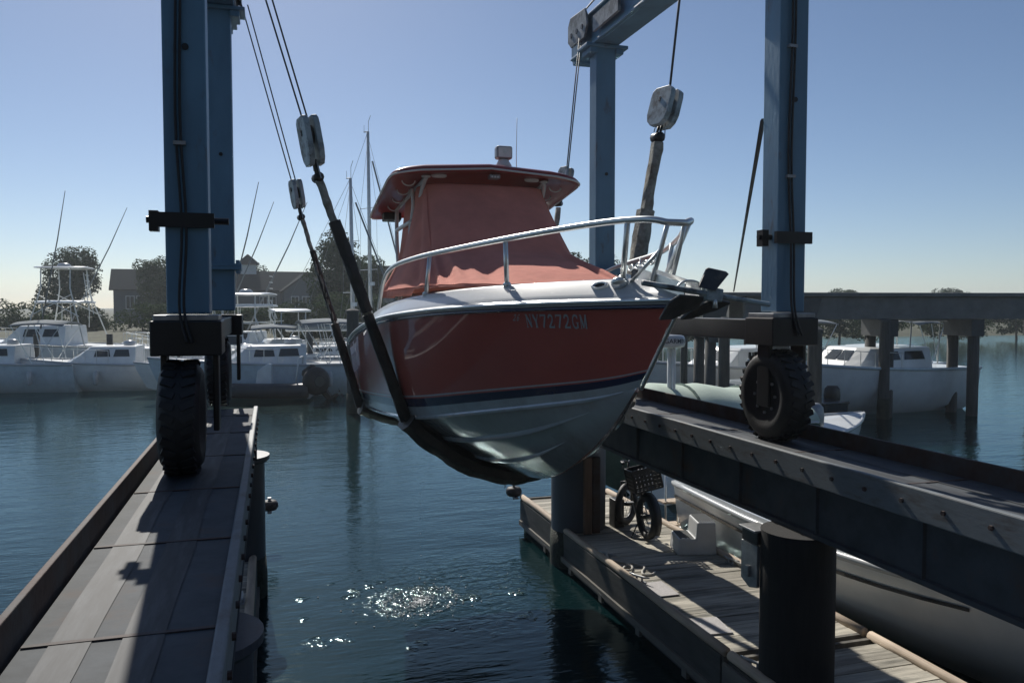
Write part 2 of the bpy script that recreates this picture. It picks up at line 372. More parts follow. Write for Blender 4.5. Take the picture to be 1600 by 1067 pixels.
# spray strakes and chine lip
mb = MB()
for sg in (-1, 1):
    for wv, u0, u1 in ((.36, .14, .97), (.68, .075, .97)):
        us = [u0+(u1-u0)*(k/30)**1.4 for k in range(31)]
        rows = []
        for dw, dz in ((-.028, 0), (.012, -.03), (.03, -.026), (.034, .004)):
            rows.append([mir(P_bot(u, wv+dw*min(1, 6*(u-u0)+.2))+Vector((0, 0, dz*min(1, 10*(u-u0)+.1))), sg) for u in us])
        mb.loft(rows)
    us = [.02+.97*(k/40)**1.4 for k in range(41)]
    rows = []
    for dx, dz in ((-.075, -.004), (.012, -.022), (.02, -.004), (.004, .012)):
        rows.append([mir(P_chine(u)+Vector((dx*min(1, u*9), 0, dz*min(1, u*14))), sg) for u in us])
    mb.loft(rows)
mb.build('spray_strake', 'hull_white', bot, smooth=True, auto=40)
# transom
mb = MB(); pts = [P_keel(1), *[P_side(1, k/6) for k in range(7)]]
poly = [mir(p, -1) for p in pts]+[mir(p, 1) for p in pts[::-1]]
b0 = len(mb.v); mb.v += [p+Vector((0, 0.001, 0)) for p in poly]; mb.face(range(b0, b0+len(poly))); mb.build('transom', 'red_gel', boat)
# stem band
mb = MB(); mb.tube([Vector((0, -.062+.5*(k/14), 3.5-(.5*(k/14))*1.06)) for k in range(15)], .012, 6)
mb.build('stem_band', 'stainless', boat, smooth=True)
# rub rail (three beads)
def ring_pts(dx, dz, us): return [[mir(P_sheer(u)+Vector((dx, 0, dz)), sg) for u in us] for sg in (-1, 1)]
for nm, m, r, dx, dz in (('rub_rail', 'white_gel', .026, .004, .006), ('rail_insert', 'stainless', .013, .028, .008), ('rail_shadow_strip', 'navy', .012, .010, -.030)):
    mb = MB()
    for sg in (-1, 1):
        pts = [mir(P_sheer(u)+Vector((dx*min(1, u*60+.2), -dx*max(0, 1-u*25), dz)), sg) for u in US]
        mb.tube(pts, r, 8)
    mb.build(nm, m, boat, smooth=True)
# deck cap, foredeck, cockpit
def capH(s): return interp([(-.1,.13),(.4,.155),(2,.165),(4,.17),(5.2,.15),(7.4,.10)], s)
def P_cap(u, k):
    p = P_sheer(u); h = capH(p.y)
    ins = [0, .014, .035, .105, .13, .16][k]; up = [.02, .045, .06, h*.90, h*.985, h][k]
    f = min(1, p.x/.30)
    q = Vector((max(p.x-ins, p.x*.12), p.y+ins*.75*(1-f)*(1-f)+ins*.35*(1-f), p.z+up)); return q
mb = MB()
for sg in (-1, 1):
    mb.loft([[mir(P_cap(u, k), sg) for u in US] for k in range(6)])
mb.build('deck_cap', 'white_gel', boat, smooth=True)
mb = MB(); rows = []
for u in [q for q in US if P_sheer(q).y < 4.4]:
    a = P_cap(u, 5); rows.append([Vector((a.x*t, a.y, a.z-.004*(1-t*t)*min(1, a.x*2))) for t in (-1, -.75, -.5, -.25, 0, .25, .5, .75, 1)])
mb.loft(rows); mb.build('foredeck', 'white_gel', boat, smooth=True)
mb = MB()   # raised cabin trunk under the cover's front edge
rows = []
for z, g in ((3.50, 1.0), (3.615, .97), (3.64, .93), (3.65, .86)):
    rows.append([(g*x, 2.9+(y-2.9)*g, z) for x, y in ((-.86, 3.5), (-.84, 2.5), (-.72, 2.05), (-.45, 1.75), (0, 1.66), (.45, 1.75), (.72, 2.05), (.84, 2.5), (.86, 3.5), (.8, 5.2), (-.8, 5.2))])
mb.loft(rows, True, True); mb.build('cabin_trunk', 'white_gel', boat, smooth=True, auto=50)
mb = MB()   # cockpit liner
ua = [q for q in US if P_sheer(q).y >= 4.3]
for sg in (-1, 1):
    mb.loft([[mir(P_cap(u, 5), sg) for u in ua], [mir(Vector((P_cap(u, 5).x-.02, P_cap(u, 5).y, 2.62)), sg) for u in ua], [Vector((0, P_cap(u, 5).y, 2.62)) for u in ua]])
mb.build('cockpit_liner', 'white_gel', boat)
# bow rail
def cap_at(s, inset=.17):
    u = (s+.05)/(LOA+.05); p = P_cap(u, 4); return p
stb = [(-.06, .0, 3.985), (-.15, .10, 4.01), (-.30, .42, 4.015), (-.58, 1.05, 3.985), (-.87, 1.9, 3.945), (-1.04, 2.8, 3.92), (-1.13, 3.55, 3.87), (-1.145, 4.05, 3.74), (-1.15, 4.4, 3.47)]
for sg in (1, -1):
    pts = bez([(x*sg, y, z) for x, y, z in stb], 8)
    if sg == 1: both = pts[::-1]
    else: both = both+pts
mb = MB(); mb.tube(both, .021, 10); rl = mb.build('bow_rail', 'stainless', boat, smooth=True)
def rail_pt(s, sg):
    t = [(y, (x, z)) for x, y, z in stb]
    for (y0, a), (y1, b) in zip(t, t[1:]):
        if y0 <= s <= y1:
            f = (s-y0)/(y1-y0); return Vector((sg*-(a[0]+(b[0]-a[0])*f), s, a[1]+(b[1]-a[1])*f))
for sg in (-1, 1):
    for st, sb in ((.22, .42), (1.28, 1.32), (2.45, 2.5)):
        top = rail_pt(st, sg); bt = mir(cap_at(sb), sg)+Vector((0, 0, -.02))
        mb = MB(); mb.tube([bt, bt.lerp(top, .5), top], .018, 8); s_ = mb.build('stanchion', 'stainless', boat, smooth=True)
        mb = MB(); mb.lathe([(.03, 0), (.03, .018), (.018, .03)], bt+Vector((0, 0, .012)), n=12); mb.build('base_flange', 'stainless', s_, smooth=True)
# pulpit struts of the open rail end
for sg in (-1, 1):
    mb = MB(); mb.tube([Vector((sg*.055, .0, 3.98)), Vector((sg*.06, .08, 3.82)), Vector((sg*.065, .18, 3.64))], .0145, 8); mb.build('stanchion', 'stainless', boat, smooth=True)
    if sg > 0: continue
    mb = MB(); mb.tube([Vector((sg*.06, .06, 3.84)), Vector((sg*.12, .35, 3.65))], .011, 8); mb.build('rail_brace', 'stainless', boat, smooth=True)
# hardware on the starboard bow cap: recessed hawse oval and nav light
def cap_frame(s, sg):
    u = (s+.05)/(LOA+.05); a = mir(P_cap(u, 2), sg); b = mir(P_cap(u, 3), sg); du = mir(P_cap(u+.01, 3), sg)-mir(P_cap(u, 3), sg)
    upv = (b-a).normalized(); al = -du.normalized(); n = al.cross(upv).normalized()
    if n.z < 0: n = -n
    return a.lerp(b, .62), al, upv, n
for sg in (-1, 1):
    for s, rx, ry, hollow, nm in ((.52, .062, .030, True, 'hawse_fitting'), (.385, .048, .034, False, 'bow_light')):
        c, al, upv, n = cap_frame(s, sg); mb = MB()
        def ov(fx, hh): return [c+al*(rx*fx*math.cos(2*math.pi*k/20))+upv*(ry*fx*math.sin(2*math.pi*k/20))+n*hh for k in range(20)]
        if hollow:
            mb.loft([ov(1.05, -.004), ov(1.0, .014), ov(.85, .018), ov(.62, .010)], True)
            h_ = mb.build(nm, 'stainless', boat, smooth=True)
            mb = MB(); mb.loft([ov(.62, .006), ov(.02, .006)], True); mb.build('opening', 'black_metal', h_)
        else:
            mb.loft([ov(1.05, -.004), ov(1.0, .03), ov(.8, .052), ov(.4, .066), ov(.05, .07)], True, True)
            mb.build(nm, 'stainless', boat, smooth=True)
# registration lettering on both bows
def glyph(ch):
    T, H = .10, .24      # thin and thick stroke widths
    q = []
    def seg(x0, y0, x1, y1, wd):
        dx, dy = x1-x0, y1-y0; l = math.hypot(dx, dy); nx, ny = -dy/l*wd/2, dx/l*wd/2
        q.append([(x0+nx, y0+ny), (x1+nx, y1+ny), (x1-nx, y1-ny), (x0-nx, y0-ny)])
    def bar(x0, x1, y, h=.05): q.append([(x0, y-h/2), (x1, y-h/2), (x1, y+h/2), (x0, y+h/2)])
    def pl(pts, wd):
        for a, b in zip(pts, pts[1:]): seg(*a, *b, wd)
    if ch == 'N': seg(.16,.03,.16,.97,T); seg(.18,.95,.86,.05,H); seg(.86,.03,.86,.97,T); bar(0,.34,.975); bar(0,.32,.025); bar(.7,1,.975)
    if ch == 'Y': seg(.12,.96,.5,.46,H); seg(.9,.96,.54,.46,T); seg(.5,.5,.5,.03,H); bar(0,.34,.975); bar(.74,1,.975); bar(.3,.7,.025)
    if ch == '7': bar(.06,.95,.94,.12); seg(.88,.92,.40,.02,H*.85); seg(.09,.98,.09,.76,T*.8)
    if ch == '2': pl([(.14,.72),(.2,.88),(.42,.96),(.66,.92),(.76,.74),(.68,.55),(.42,.30),(.12,.08)], .17); bar(.08,.94,.07,.14); seg(.91,.06,.91,.26,T*.8)
    if ch == 'G': pl([(.86,.76),(.74,.92),(.5,.97),(.26,.86),(.15,.6),(.15,.4),(.26,.14),(.5,.03),(.72,.08),(.84,.2)], .15); seg(.82,.04,.82,.42,.2); bar(.58,1,.43); seg(.86,.97,.86,.70,T*.7)
    if ch == 'M': seg(.14,.03,.14,.97,T); seg(.16,.95,.5,.06,.2); seg(.5,.06,.84,.95,T); seg(.86,.03,.86,.97,.2); bar(0,.26,.975); bar(0,.28,.025); bar(.74,1,.975); bar(.7,1,.025)
    if ch == '6': pl([(.8,.9),(.55,.97),(.28,.8),(.18,.5),(.2,.2),(.5,.03),(.78,.18),(.8,.4),(.55,.55),(.25,.42)], .15)
    return q
def side_point(s, z, sg, out):
    # hull side at fore-aft s and height z, by bisection on the two surface parameters
    u = (s+.05)/(LOA+.05); wv = .5
    for _ in range(14):
        lo, hi = 0., 1.
        for _ in range(14):
            md = (lo+hi)/2
            if P_side(u, md).z < z: lo = md
            else: hi = md
        wv = lo; u += (s-P_side(u, wv).y)/(LOA*1.05)
        u = max(0, min(1, u))
    p = P_side(u, wv); return mir(p+Vector((out, -out*.8, -out*.3)), sg)
def lettering(text, s_aft, s_fwd, z0, h, sg, name, m):
    mb = MB(); n = len(text); pitch = 1.0/n
    for i, ch in enumerate(text):
        for qd in glyph(ch):
            sub = []
            for (gx, gy) in qd:
                fx = (i+.06+gx*.84)*pitch
                if sg > 0: fx = 1-fx
                sub.append(side_point(s_aft+(s_fwd-s_aft)*fx-.045*gy, z0+gy*h, sg, .006))
            b = len(mb.v); mb.v += sub; mb.face(range(b, b+4))
    # sg>0 side mirrors the run so that it reads from bow to stern
    return mb.build(name, m, boat)
lettering('NY7272GM', 1.08, .62, 3.355, .092, -1, 'registration_number', 'sign_grey')
lettering('26', 1.17, 1.11, 3.40, .045, -1, 'registration_sticker', 'sign_grey')

# canvas cover
def ring(n, pts): return pts
def cover_pt(a, v):
    # a: angle round the plan (0 = dead ahead), v: 0 top .. 1 bottom
    ca, sa = math.cos(a), math.sin(a)
    def sup(hw, front, back, cy):
        e = .42
        x = hw*math.copysign(abs(sa)**e, sa); y = math.copysign(abs(ca)**e, ca)
        return Vector((x, cy-(cy-front)*y if y > 0 else cy+(back-cy)*(-y), 0))
    top = sup(.70, 4.17, 5.6, 4.9); midp = sup(.80, 3.32, 5.6, 4.7); bot_ = sup(1.0, 1.93, 5.65, 4.5)
    if v < .72: t = v/.72; p = top.lerp(midp, t**1.1); z = 4.80-(4.80-4.03)*t
    else: t = (v-.72)/.28; p = midp.lerp(bot_, t**1.05); z = 4.03-(4.03-3.655)*(t**.95)
    side = max(0, abs(sa)-.75)*4
    fold = .036*math.sin(a*17+3*v)*(.3+v)*min(1, side)+.05*noise.noise(Vector((a*2.6, v*1.6, 1.2)))*v
    low = max(0, v-.6)*2.5
    fold += low*(.055*math.sin(a*9+1.7)+.04*math.sin(a*21+v*6))*(.35 if side < .2 else .6)
    d = Vector((sa, -ca, 0)); p = p+d*fold
    z += min(low, (1-v)*6)*(.035*math.sin(a*11+.6)+.028*math.sin(a*23+2.2)+.02*math.sin(a*5))
    if v > .985:
        zc = 3.58 if abs(p.x) > .8 else 3.66
        z = min(z, zc+.02)
    return Vector((p.x, p.y, max(z, 3.56 if p.y > 3.2 else 3.66)))
mb = MB(); NA = 150
rows = [[cover_pt(2*math.pi*k/NA, j/44) for k in range(NA)] for j in range(45)]
mb.loft(rows, True)
cv = mb.build('canvas_cover', 'canvas', boat, smooth=True)
cv.modifiers.new('cloth', 'SOLIDIFY').thickness = .006
for aa in (.95, -.95):
    mb = MB(); mb.tube([cover_pt(aa, j/40)+Vector((math.sin(aa)*.004, -math.cos(aa)*.004, 0)) for j in range(40)], .005, 5)
    mb.build('seam', 'canvas', cv, smooth=True)

mb = MB(); mb.tube([cover_pt(2*math.pi*k/NA, .985)+Vector((0, 0, .004)) for k in range(NA)], .007, 5, closed=True); mb.build('hem', 'canvas', cv, smooth=True)
# T-top
def tt_z(s): return 4.875-(s-4.0)*.14
def tt_outline(n=104, gw=1., gl=1.):
    out = []
    for k in range(n):
        a = 2*math.pi*k/n; ca, sa = math.cos(a), math.sin(a)
        e = .13
        x = 1.05*math.copysign(abs(sa)**e, sa)*gw*(1 if ca > 0 else 1+.05*ca); y = math.copysign(abs(ca)**e, ca)*gl
        s = 5.06-.98*y
        bow = .04*(1-(x/1.05)**2) if y > 0 else 0
        out.append((x, s-bow*max(0, y)))
    return out
def tt_row(g, dz):
    r = []
    for x, s in tt_outline(gw=g, gl=g):
        r.append(Vector((x, s, tt_z(s)+.085*(1-(x/1.05)**2)+dz)))
    return r
mb = MB()
mb.loft([tt_row(1.0, -.012), tt_row(1.010, .0), tt_row(1.006, .022), tt_row(.985, .045), tt_row(.93, .07), tt_row(.7, .088), tt_row(.3, .09), tt_row(.02, .09)], True, mi=0)
mb.loft([tt_row(1.0, -.012), tt_row(.975, -.022), tt_row(.955, -.010), tt_row(.6, .0), tt_row(.02, .0)], True, mi=1)
ttop = mb.build('t_top', ['red_top', 'red_top'], boat, smooth=True, auto=50)
mb = MB(); mb.tube(tt_row(1.014, -.006), .011, 6, closed=True); mb.build('edge_trim', 'alu_white', ttop, smooth=True)
for px, ps in ((-.52, 4.25), (.52, 4.25), (-.5, 5.45), (.5, 5.45)):
    mb = MB(); z = tt_z(ps)+.085*(1-(px/1.05)**2)-.002
    rows = [[Vector((px+.085*g*math.cos(2*math.pi*k/18), ps+.05*g*math.sin(2*math.pi*k/18), z-d)) for k in range(18)] for g, d in ((1, 0), (1, .022), (.8, .034), (.3, .036))]
    mb.loft(rows, True, True); mb.build('light_pod', 'alu_white', ttop, smooth=True)
mb = MB(); mb.box((.06, 4.15, 4.885), (.12, .10, .05)); sp = mb.build('spreader_light', 'galv', ttop, bevel=.01)
for k in range(3):
    mb = MB(); mb.lathe([(.010, 0), (.012, .006), (.006, .010)], (.028+.032*k, 4.095, 4.88), 'y', 8); mb.build('lamp', 'lens_glass', sp)
for i, ps in enumerate((4.35, 4.7, 5.05, 5.4)):     # rod rack hoops under both sides
    for sg in (-1, 1):
        z = tt_z(ps)-.0; c = Vector((sg*.83, ps, z+.012))
        mb = MB(); mb.tube([c+Vector((sg*.07*math.cos(t), 0, -.055*math.sin(t))) for t in [math.pi*k/8 for k in range(9)]], .008, 6); mb.build('rod_hoop', 'alu_white', ttop, smooth=True)
mb = MB(); mb.box((-.80, 5.78, 4.60), (.22, .16, .09), Euler((R(-7), 0, 0)).to_matrix()); mb.build('speaker_box', 'black_metal', ttop, bevel=.01)
mb = MB(); mb.box((.60, 4.75, 4.78), (.20, .34, .10), Euler((R(-7), 0, R(12))).to_matrix()); mb.build('radio_box', 'alu_white', ttop, bevel=.012)
# aluminium frame of the T-top
for sg in (-1, 1):
    legs = [[(.66, 4.25, 4.86), (.68, 4.32, 4.78), (.70, 4.62, 4.45), (.74, 4.62, 4.2), (.76, 4.68, 3.5), (.76, 4.7, 2.62)],
            [(.74, 4.65, 4.80), (.72, 4.69, 4.6), (.73, 4.83, 4.35), (.75, 4.70, 4.1)],
            [(.76, 5.62, 4.68), (.77, 5.57, 4.3), (.78, 5.3, 3.6), (.78, 5.3, 2.62)],
            [(.66, 4.25, 4.86), (.76, 5.62, 4.68)], [(.73, 4.75, 4.45), (.77, 5.59, 4.42)], [(.62, 4.53, 4.72), (.64, 4.59, 4.60), (.74, 4.83, 4.40)]]
    for lg in legs:
        mb = MB(); mb.tube(bez([(x*sg, y, z) for x, y, z in lg], 6), .024 if lg is not legs[5] else .015, 9); mb.build('top_frame_tube', 'alu_white', boat, smooth=True)
    mb = MB(); mb.lathe([(.05, 0), (.05, .014), (.03, .02)], (sg*.66, 4.25, 4.865), n=14); mb.build('mounting_plate', 'alu_white', boat, smooth=True)
# searchlight on the roof and antenna
zt = 5.05
mb = MB(); mb.lathe([(.095, -.02), (.09, .01), (.065, .05), (.055, .07)], (.24, 4.40, zt), n=20); sb_ = mb.build('searchlight_base', 'alu_white', ttop, smooth=True)
mb = MB(); mb.box((.24, 4.40, zt+.145), (.185, .12, .145)); hs = mb.build('searchlight', 'galv', ttop, bevel=.025)
mb = MB(); mb.box((.24, 4.338, zt+.143), (.148, .008, .108)); mb.build('lens', 'lens_glass', hs, bevel=.003)
mb = MB(); mb.lathe([(.018, 0), (.018, .008), (.009, .010)], (.235, 4.33, zt+.15), 'y', 12); mb.build('bulb', 'stainless', hs)
mb = MB(); mb.tube([(.50, 4.75, 4.92), (.50, 4.76, 5.25), (.515, 4.78, 5.68)], [.006, .004, .003], 6); mb.build('whip_antenna', 'alu_white', ttop, smooth=True)

# anchor on the bow roller
anc = thing('anchor', 'dark fluke anchor with long stock stowed on the bow roller', 'anchor', (BX, BY, 0), BYAW)
mb = MB(); mb.tube([(-.36, -.30, 3.625), (.1, -.23, 3.565), (.52, -.16, 3.51)], .015, 8); mb.build('stock', 'block', anc, smooth=True)
def plate(name, P, n, m='anchor_iron'):
    mb = MB(); n = Vector(n); mb.loft([[Vector(p) for p in P], [Vector(p)+n for p in P]], True, True); return mb.build(name, m, anc, bevel=.003)
plate('fluke', [(.07, -.22, 3.545), (-.10, -.24, 3.555), (-.15, -.20, 3.515), (-.175, -.14, 3.42), (-.08, -.12, 3.425), (.05, -.16, 3.49)], (0, .010, .012))
plate('fluke', [(.13, -.20, 3.535), (.26, -.17, 3.515), (.20, -.12, 3.475), (.06, -.08, 3.425), (.0, -.06, 3.42), (.04, -.12, 3.47)], (0, .010, .012))
plate('crown_plate', [(.005, -.25, 3.605), (.10, -.27, 3.585), (.215, -.22, 3.68), (.205, -.21, 3.695), (.10, -.20, 3.715), (.085, -.20, 3.71)], (.01, .028, .004))
mb = MB(); mb.box((.11, -.22, 3.565), (.10, .07, .075), Euler((0, R(8), 0)).to_matrix()); mb.build('crown_block', 'block', anc, bevel=.008)
mb = MB(); mb.tube([(.09, -.21, 3.57), (.03, -.06, 3.60), (-.03, .30, 3.70)], .015, 8); mb.build('shank', 'galv', anc, smooth=True)
mb = MB(); mb.lathe([(.014, 0), (.012, .035), (.007, .048)], (.11, -.25, 3.49), n=10); mb.build('pivot_pin', 'stainless', anc, smooth=True)
# roller channel, guide hoop and windlass belong to the boat
mb = MB()
for sx in (-.048, .048): mb.box((sx, .10, 3.645), (.008, .60, .075), Euler((R(11), 0, 0)).to_matrix())
mb.box((0, .10, 3.612), (.10, .60, .008), Euler((R(11), 0, 0)).to_matrix()); mb.build('bow_roller', 'stainless', boat)
mb = MB(); mb.tube([Vector((-.02+.085*math.cos(t), -.20, 3.585+.058*math.sin(t))) for t in [math.pi*k/12 for k in range(13)]], .007, 6); mb.build('guide_hoop', 'stainless', boat, smooth=True)
mb = MB(); mb.lathe([(.05, 0), (.05, .02), (.03, .03), (.035, .05), (.02, .06)], (-.03, .62, 3.65), n=16); mb.build('windlass', 'stainless', boat, smooth=True)
for k in range(7):
    mb = MB(); c = Vector((-.05+.012*(k % 2), .50-.05*k, 3.745+.004*k)); mb.tube([c+Vector((.018*math.cos(t)*(1 if k % 2 else .4), .03*math.sin(t), .018*math.cos(t)*(.4 if k % 2 else 1))) for t in [2*math.pi*j/10 for j in range(10)]], .006, 5, closed=True); mb.build('chain_link', 'stainless', boat, smooth=True)

# ------------------------------------------------------------------ travel lift
lift = thing('travel_lift', 'blue-grey steel boat hoist straddling the slip on rubber tyres', 'boat lift', (1.85, 8, 0))
LX = (-.55, 4.32)
LOFF = (1.85, 8, 0)
for li, lx in enumerate(LX):
    sg = -1 if li == 0 else 1          # outward
    for ly in (6.08, 10.12):
        mb = MB(); mb.rng(lx-.14, lx+.14, ly-.12, ly+.12, 3.45, 6.98); lg = mb.build('leg', 'lift', lift, off=LOFF, bevel=.012)
        mb = MB(); mb.rng(lx-.22, lx+.22, ly-.2, ly+.2, 3.93, 3.965); mb.rng(lx-.22, lx+.22, ly-.2, ly+.2, 3.968, 4.0)
        for a in (-.18, .18):
            for b in (-.16, .16): mb.lathe([(.022, 3.89), (.022, 4.04)], (lx+a, ly+b, 0), n=8)
        if ly > 8: mb.build('flange', 'lift', lg, off=LOFF)
        mb = MB(); mb.rng(lx-.30, lx+.30, ly-.17, ly+.17, 6.93, 6.975); mb.rng(lx-.24, lx-.13, ly-.15, ly+.15, 6.86, 6.93); mb.rng(lx+.13, lx+.24, ly-.15, ly+.15, 6.86, 6.93); mb.build('cap_plate', 'lift', lg, off=LOFF, bevel=.01)
        mb = MB(); mb.lathe([(.022, -.0), (.022, .012)], (lx+.01, ly-.132, 5.27), 'y', 14); mb.build('bolt_hole', 'black_metal', lg, off=LOFF)
        if ly < 8:   # clamped pipe bracket and dark base box on the near legs
            mb = MB(); mb.tube([(lx-.27, ly-.02, 4.10), (lx+.27, ly-.02, 4.10)], .024, 8); mb.rng(lx-.25, lx-.19, ly-.06, ly+.03, 4.02, 4.16); mb.rng(lx-.18, lx+.18, ly-.16, ly-.125, 4.04, 4.14); mb.build('pipe_clamp', 'black_metal', lg, off=LOFF)
            mb = MB(); mb.rng(lx-.22, lx+.20, ly-.19, ly+.19, 3.40, 3.44); mb.build('base_plate', 'galv', lg, off=LOFF, bevel=.006)
        for hx in ((-.05, -.02) if ly < 8 else ()):
            mb = MB(); mb.tube(bez([(lx+hx, ly-.135, 6.9), (lx+hx+.01, ly-.145, 5.9), (lx+hx-.01, ly-.14, 4.8), (lx+hx+.02, ly-.15, 4.05), (lx+hx, ly-.2, 3.5), (lx+hx+.05, ly-.24, 3.25)], 5), .010, 6); mb.build('hydraulic_hose', 'rubber', lg, smooth=True, off=LOFF)
        for zz in ((4.6, 5.7, 6.5) if ly < 8 else ()):
            mb = MB(); mb.rng(lx-.075, lx+.005, ly-.158, ly-.121, zz, zz+.025); mb.build('hose_clamp', 'galv', lg, off=LOFF)
        # wheel fork and tyre
        mb = MB()
        for dx in (-.17, .17): mb.rng(lx+dx-.02, lx+dx+.02, ly-.09, ly+.09, 2.62, 3.16)
        mb.rng(lx-.24, lx+.22, ly-.21, ly+.21, 3.16, 3.40); mb.build('wheel_fork', 'black_metal', lift, off=LOFF, bevel=.01)
        wh = thing('wheel', None, None, (lx-LOFF[0]-.06, ly-LOFF[1], 2.718)); wh.parent = lift
        for k in ('label', 'category'):
            if k in wh.keys(): del wh[k]
        mb = MB(); prof = [(.20, -.10), (.26, -.13), (.33, -.135), (.375, -.10), (.395, -.05), (.395, .05), (.375, .10), (.33, .135), (.26, .13), (.20, .10)]
        mb.lathe(prof, (0, 0, 0), 'x', 36); mb.build('tyre', 'rubber', wh, smooth=True, auto=50)
        mb = MB()
        for k in range(30):
            a = 2*math.pi*k/30
            for sx in (-1, 1):
                RM = Matrix.Rotation(a+(.05*sx), 3, 'X') @ Matrix.Rotation(.35*sx, 3, 'Z')
                mb.box(Matrix.Rotation(a, 3, 'X') @ Vector((sx*.062, 0, .394)), (.088, .045, .022), Matrix.Rotation(a, 3, 'X') @ Matrix.Rotation(.4*sx, 3, 'Z'))
        tag(mb.build('tread', 'rubber', wh), kind='stuff')
        for k in range(8):
            a = 2*math.pi*k/8; mb = MB(); mb.lathe([(.014, -.115), (.014, -.085)], (0, .15*math.cos(a), .15*math.sin(a)), 'x', 6); mb.build('lug_nut', 'galv', wh)
        mb = MB(); mb.lathe([(.05, -.09), (.12, -.06), (.205, -.10), (.21, .10), (.12, .06), (.05, .09)], (0, 0, 0), 'x', 24); mb.build('rim', 'rust', wh, smooth=True, auto=40)
    mb = MB(); mb.rng(lx-.14, lx+.14, 4.2, 10.86, 6.98, 7.42); mb.rng(lx-.185, lx+.185, 4.2, 10.86, 6.985, 7.02); mb.rng(lx-.185, lx+.185, 4.2, 10.86, 7.40, 7.435); mb.build('side_beam', 'lift', lift, off=LOFF, bevel=.01)
    mb = MB(); x_ = lx-sg*.30
    mb.prism([(-.2, .30), (.2, .30), (.2, -.12), (.08, -.26), (-.2, -.26)], (lx-.13 if sg > 0 else lx+.13, 10.86, 7.2), (0, .5, 0) if True else 0, (0, 0, 1), (sg*.26, 0, 0), 1); mb.build('end_stop', 'lift', lift, off=LOFF, bevel=.01)
    # lower sill pipe along the runway
    mb = MB(); mb.rng(lx-.11, lx+.11, 6.3, 9.9, 3.19, 3.38); mb.build('sill_beam', 'black_metal', lift, off=LOFF, bevel=.01)
    # trolleys with sheave plates
    for ty in (7.5, 10.42):
        tx = lx-sg*.21
        mb = MB(); mb.prism([(-.34, .16), (-.28, .26), (.25, .30), (.34, .2), (.34, -.02), (.22, -.12), (-.26, -.12), (-.36, .02)], (tx-.05, ty, 7.22), (0, 1, 0), (0, 0, 1), (1, 0, 0), .03)
        tr = mb.build('trolley_plate', 'lift_light', lift, off=LOFF, bevel=.006)
        for a in (-.2, 0, .2):
            mb = MB(); mb.lathe([(.035, -.03), (.035, .045)], (tx-.03, ty+a, 7.26), 'x', 12); mb.build('wheel_pin', 'black_metal', tr, off=LOFF)
        mb = MB(); mb.lathe([(.15, -.03), (.13, 0), (.15, .03)], (tx+.01, ty+.06, 7.30), 'x', 22); mb.build('sheave', 'black_metal', lift, off=LOFF)
        mb = MB(); mb.rng(tx-.02, tx+.02, ty-1.3, ty-.5, 7.10, 7.30); mb.build('trolley_guard', 'lift_light', lift, off=LOFF)
    mb = MB(); mb.tube([(lx-sg*.16, 10.8, 7.35), (lx-sg*.18, 10.55, 7.50), (lx-sg*.18, 9.0, 7.62), (lx-sg*.16, 5.0, 7.60)], .012, 6); mb.build('haul_cable', 'cable', lift, off=LOFF)
mb = MB(); mb.rng(LX[0], LX[1], 4.35, 4.75, 7.45, 7.9); mb.build('cross_beam', 'lift', lift, off=LOFF, bevel=.01)

# slings: pulley blocks, cables, webbing
def pulley_block(top, bot_, label, big=1.0):
    top, bot_ = Vector(top), Vector(bot_); L_ = (bot_-top).length; d = (bot_-top)/L_
    b = thing('pulley_block', label, 'pulley block', top, 0, 'pulley blocks of the boat hoist')
    nx = Vector((1, .22, 0)); nx = (nx-d*nx.dot(d)).normalized(); side = d.cross(nx).normalized()
    wd = .118*big; gap = .040*big
    poly = [(-wd*.62, 0), (wd*.62, 0), (wd*.92, .035), (wd, .09), (wd, L_*.70), (wd*.82, L_*.88), (wd*.45, L_), (-wd*.45, L_), (-wd*.82, L_*.88), (-wd, L_*.70), (-wd, .09), (-wd*.92, .035)]
    for sgn in (-1, 1):
        mb = MB(); mb.prism(poly, nx*sgn*gap-nx*.022*big, side, d, nx, .044*big); cp = mb.build('cheek_plate', 'block', b, bevel=.006)
        mb = MB()
        for dd in (.30, .36): mb.tube([d*(L_*dd)+nx*sgn*(gap+.015), d*(L_*dd)+nx*sgn*(gap+.035)], .014, 8)
        mb.build('bolt', 'black_metal', cp)
    mb = MB(); c = d*.16
    rows = []
    for r, h in ((.03, -.02), (.075*big, -.022*big), (.066*big, 0), (.075*big, .022*big), (.03, .02)):
        rows.append([c+side*r*math.cos(2*math.pi*k/20)+d*r*math.sin(2*math.pi*k/20)+nx*h for k in range(20)])
    mb.loft(rows, True, True); mb.build('sheave', 'black_metal', b)
    mb = MB()
    for s2 in (-1, 1): mb.tube([d*(L_-.05)+side*.02*s2, d*(L_+.12)+side*.03*s2], .014, 6)
    mb.tube([d*(L_+.11)-side*.06, d*(L_+.11)+side*.06], .038*big, 10); mb.build('shackle', 'black_metal', b, smooth=True)
    mb = MB(); mb.tube([d*(L_-.03)+side*wd*.45, d*(L_+.06)+side*wd*.62, d*(L_+.13)+side*wd*.75], .006, 5); mb.tube([d*(L_-.02)-side*wd*.5, d*(L_+.04)-side*wd*.52], .006, 5); mb.build('cotter_wire', 'galv', b)
    return b, d, side, nx
def cable_pair(block_top, anchor, label):
    block_top, anchor = Vector(block_top), Vector(anchor); mid = block_top
    mb = MB()
    for k in (-1, 1):
        o = Vector((.045*k*.7, .055*k, 0)); mb.tube([mid+o*.9+Vector((0, 0, -.06)), anchor+o*1.3], .0085, 6)
    ob = mb.build('hoist_cable', 'cable', None, smooth=True); return tag(ob, label, 'cable', 'hoist cables of the boat lift')
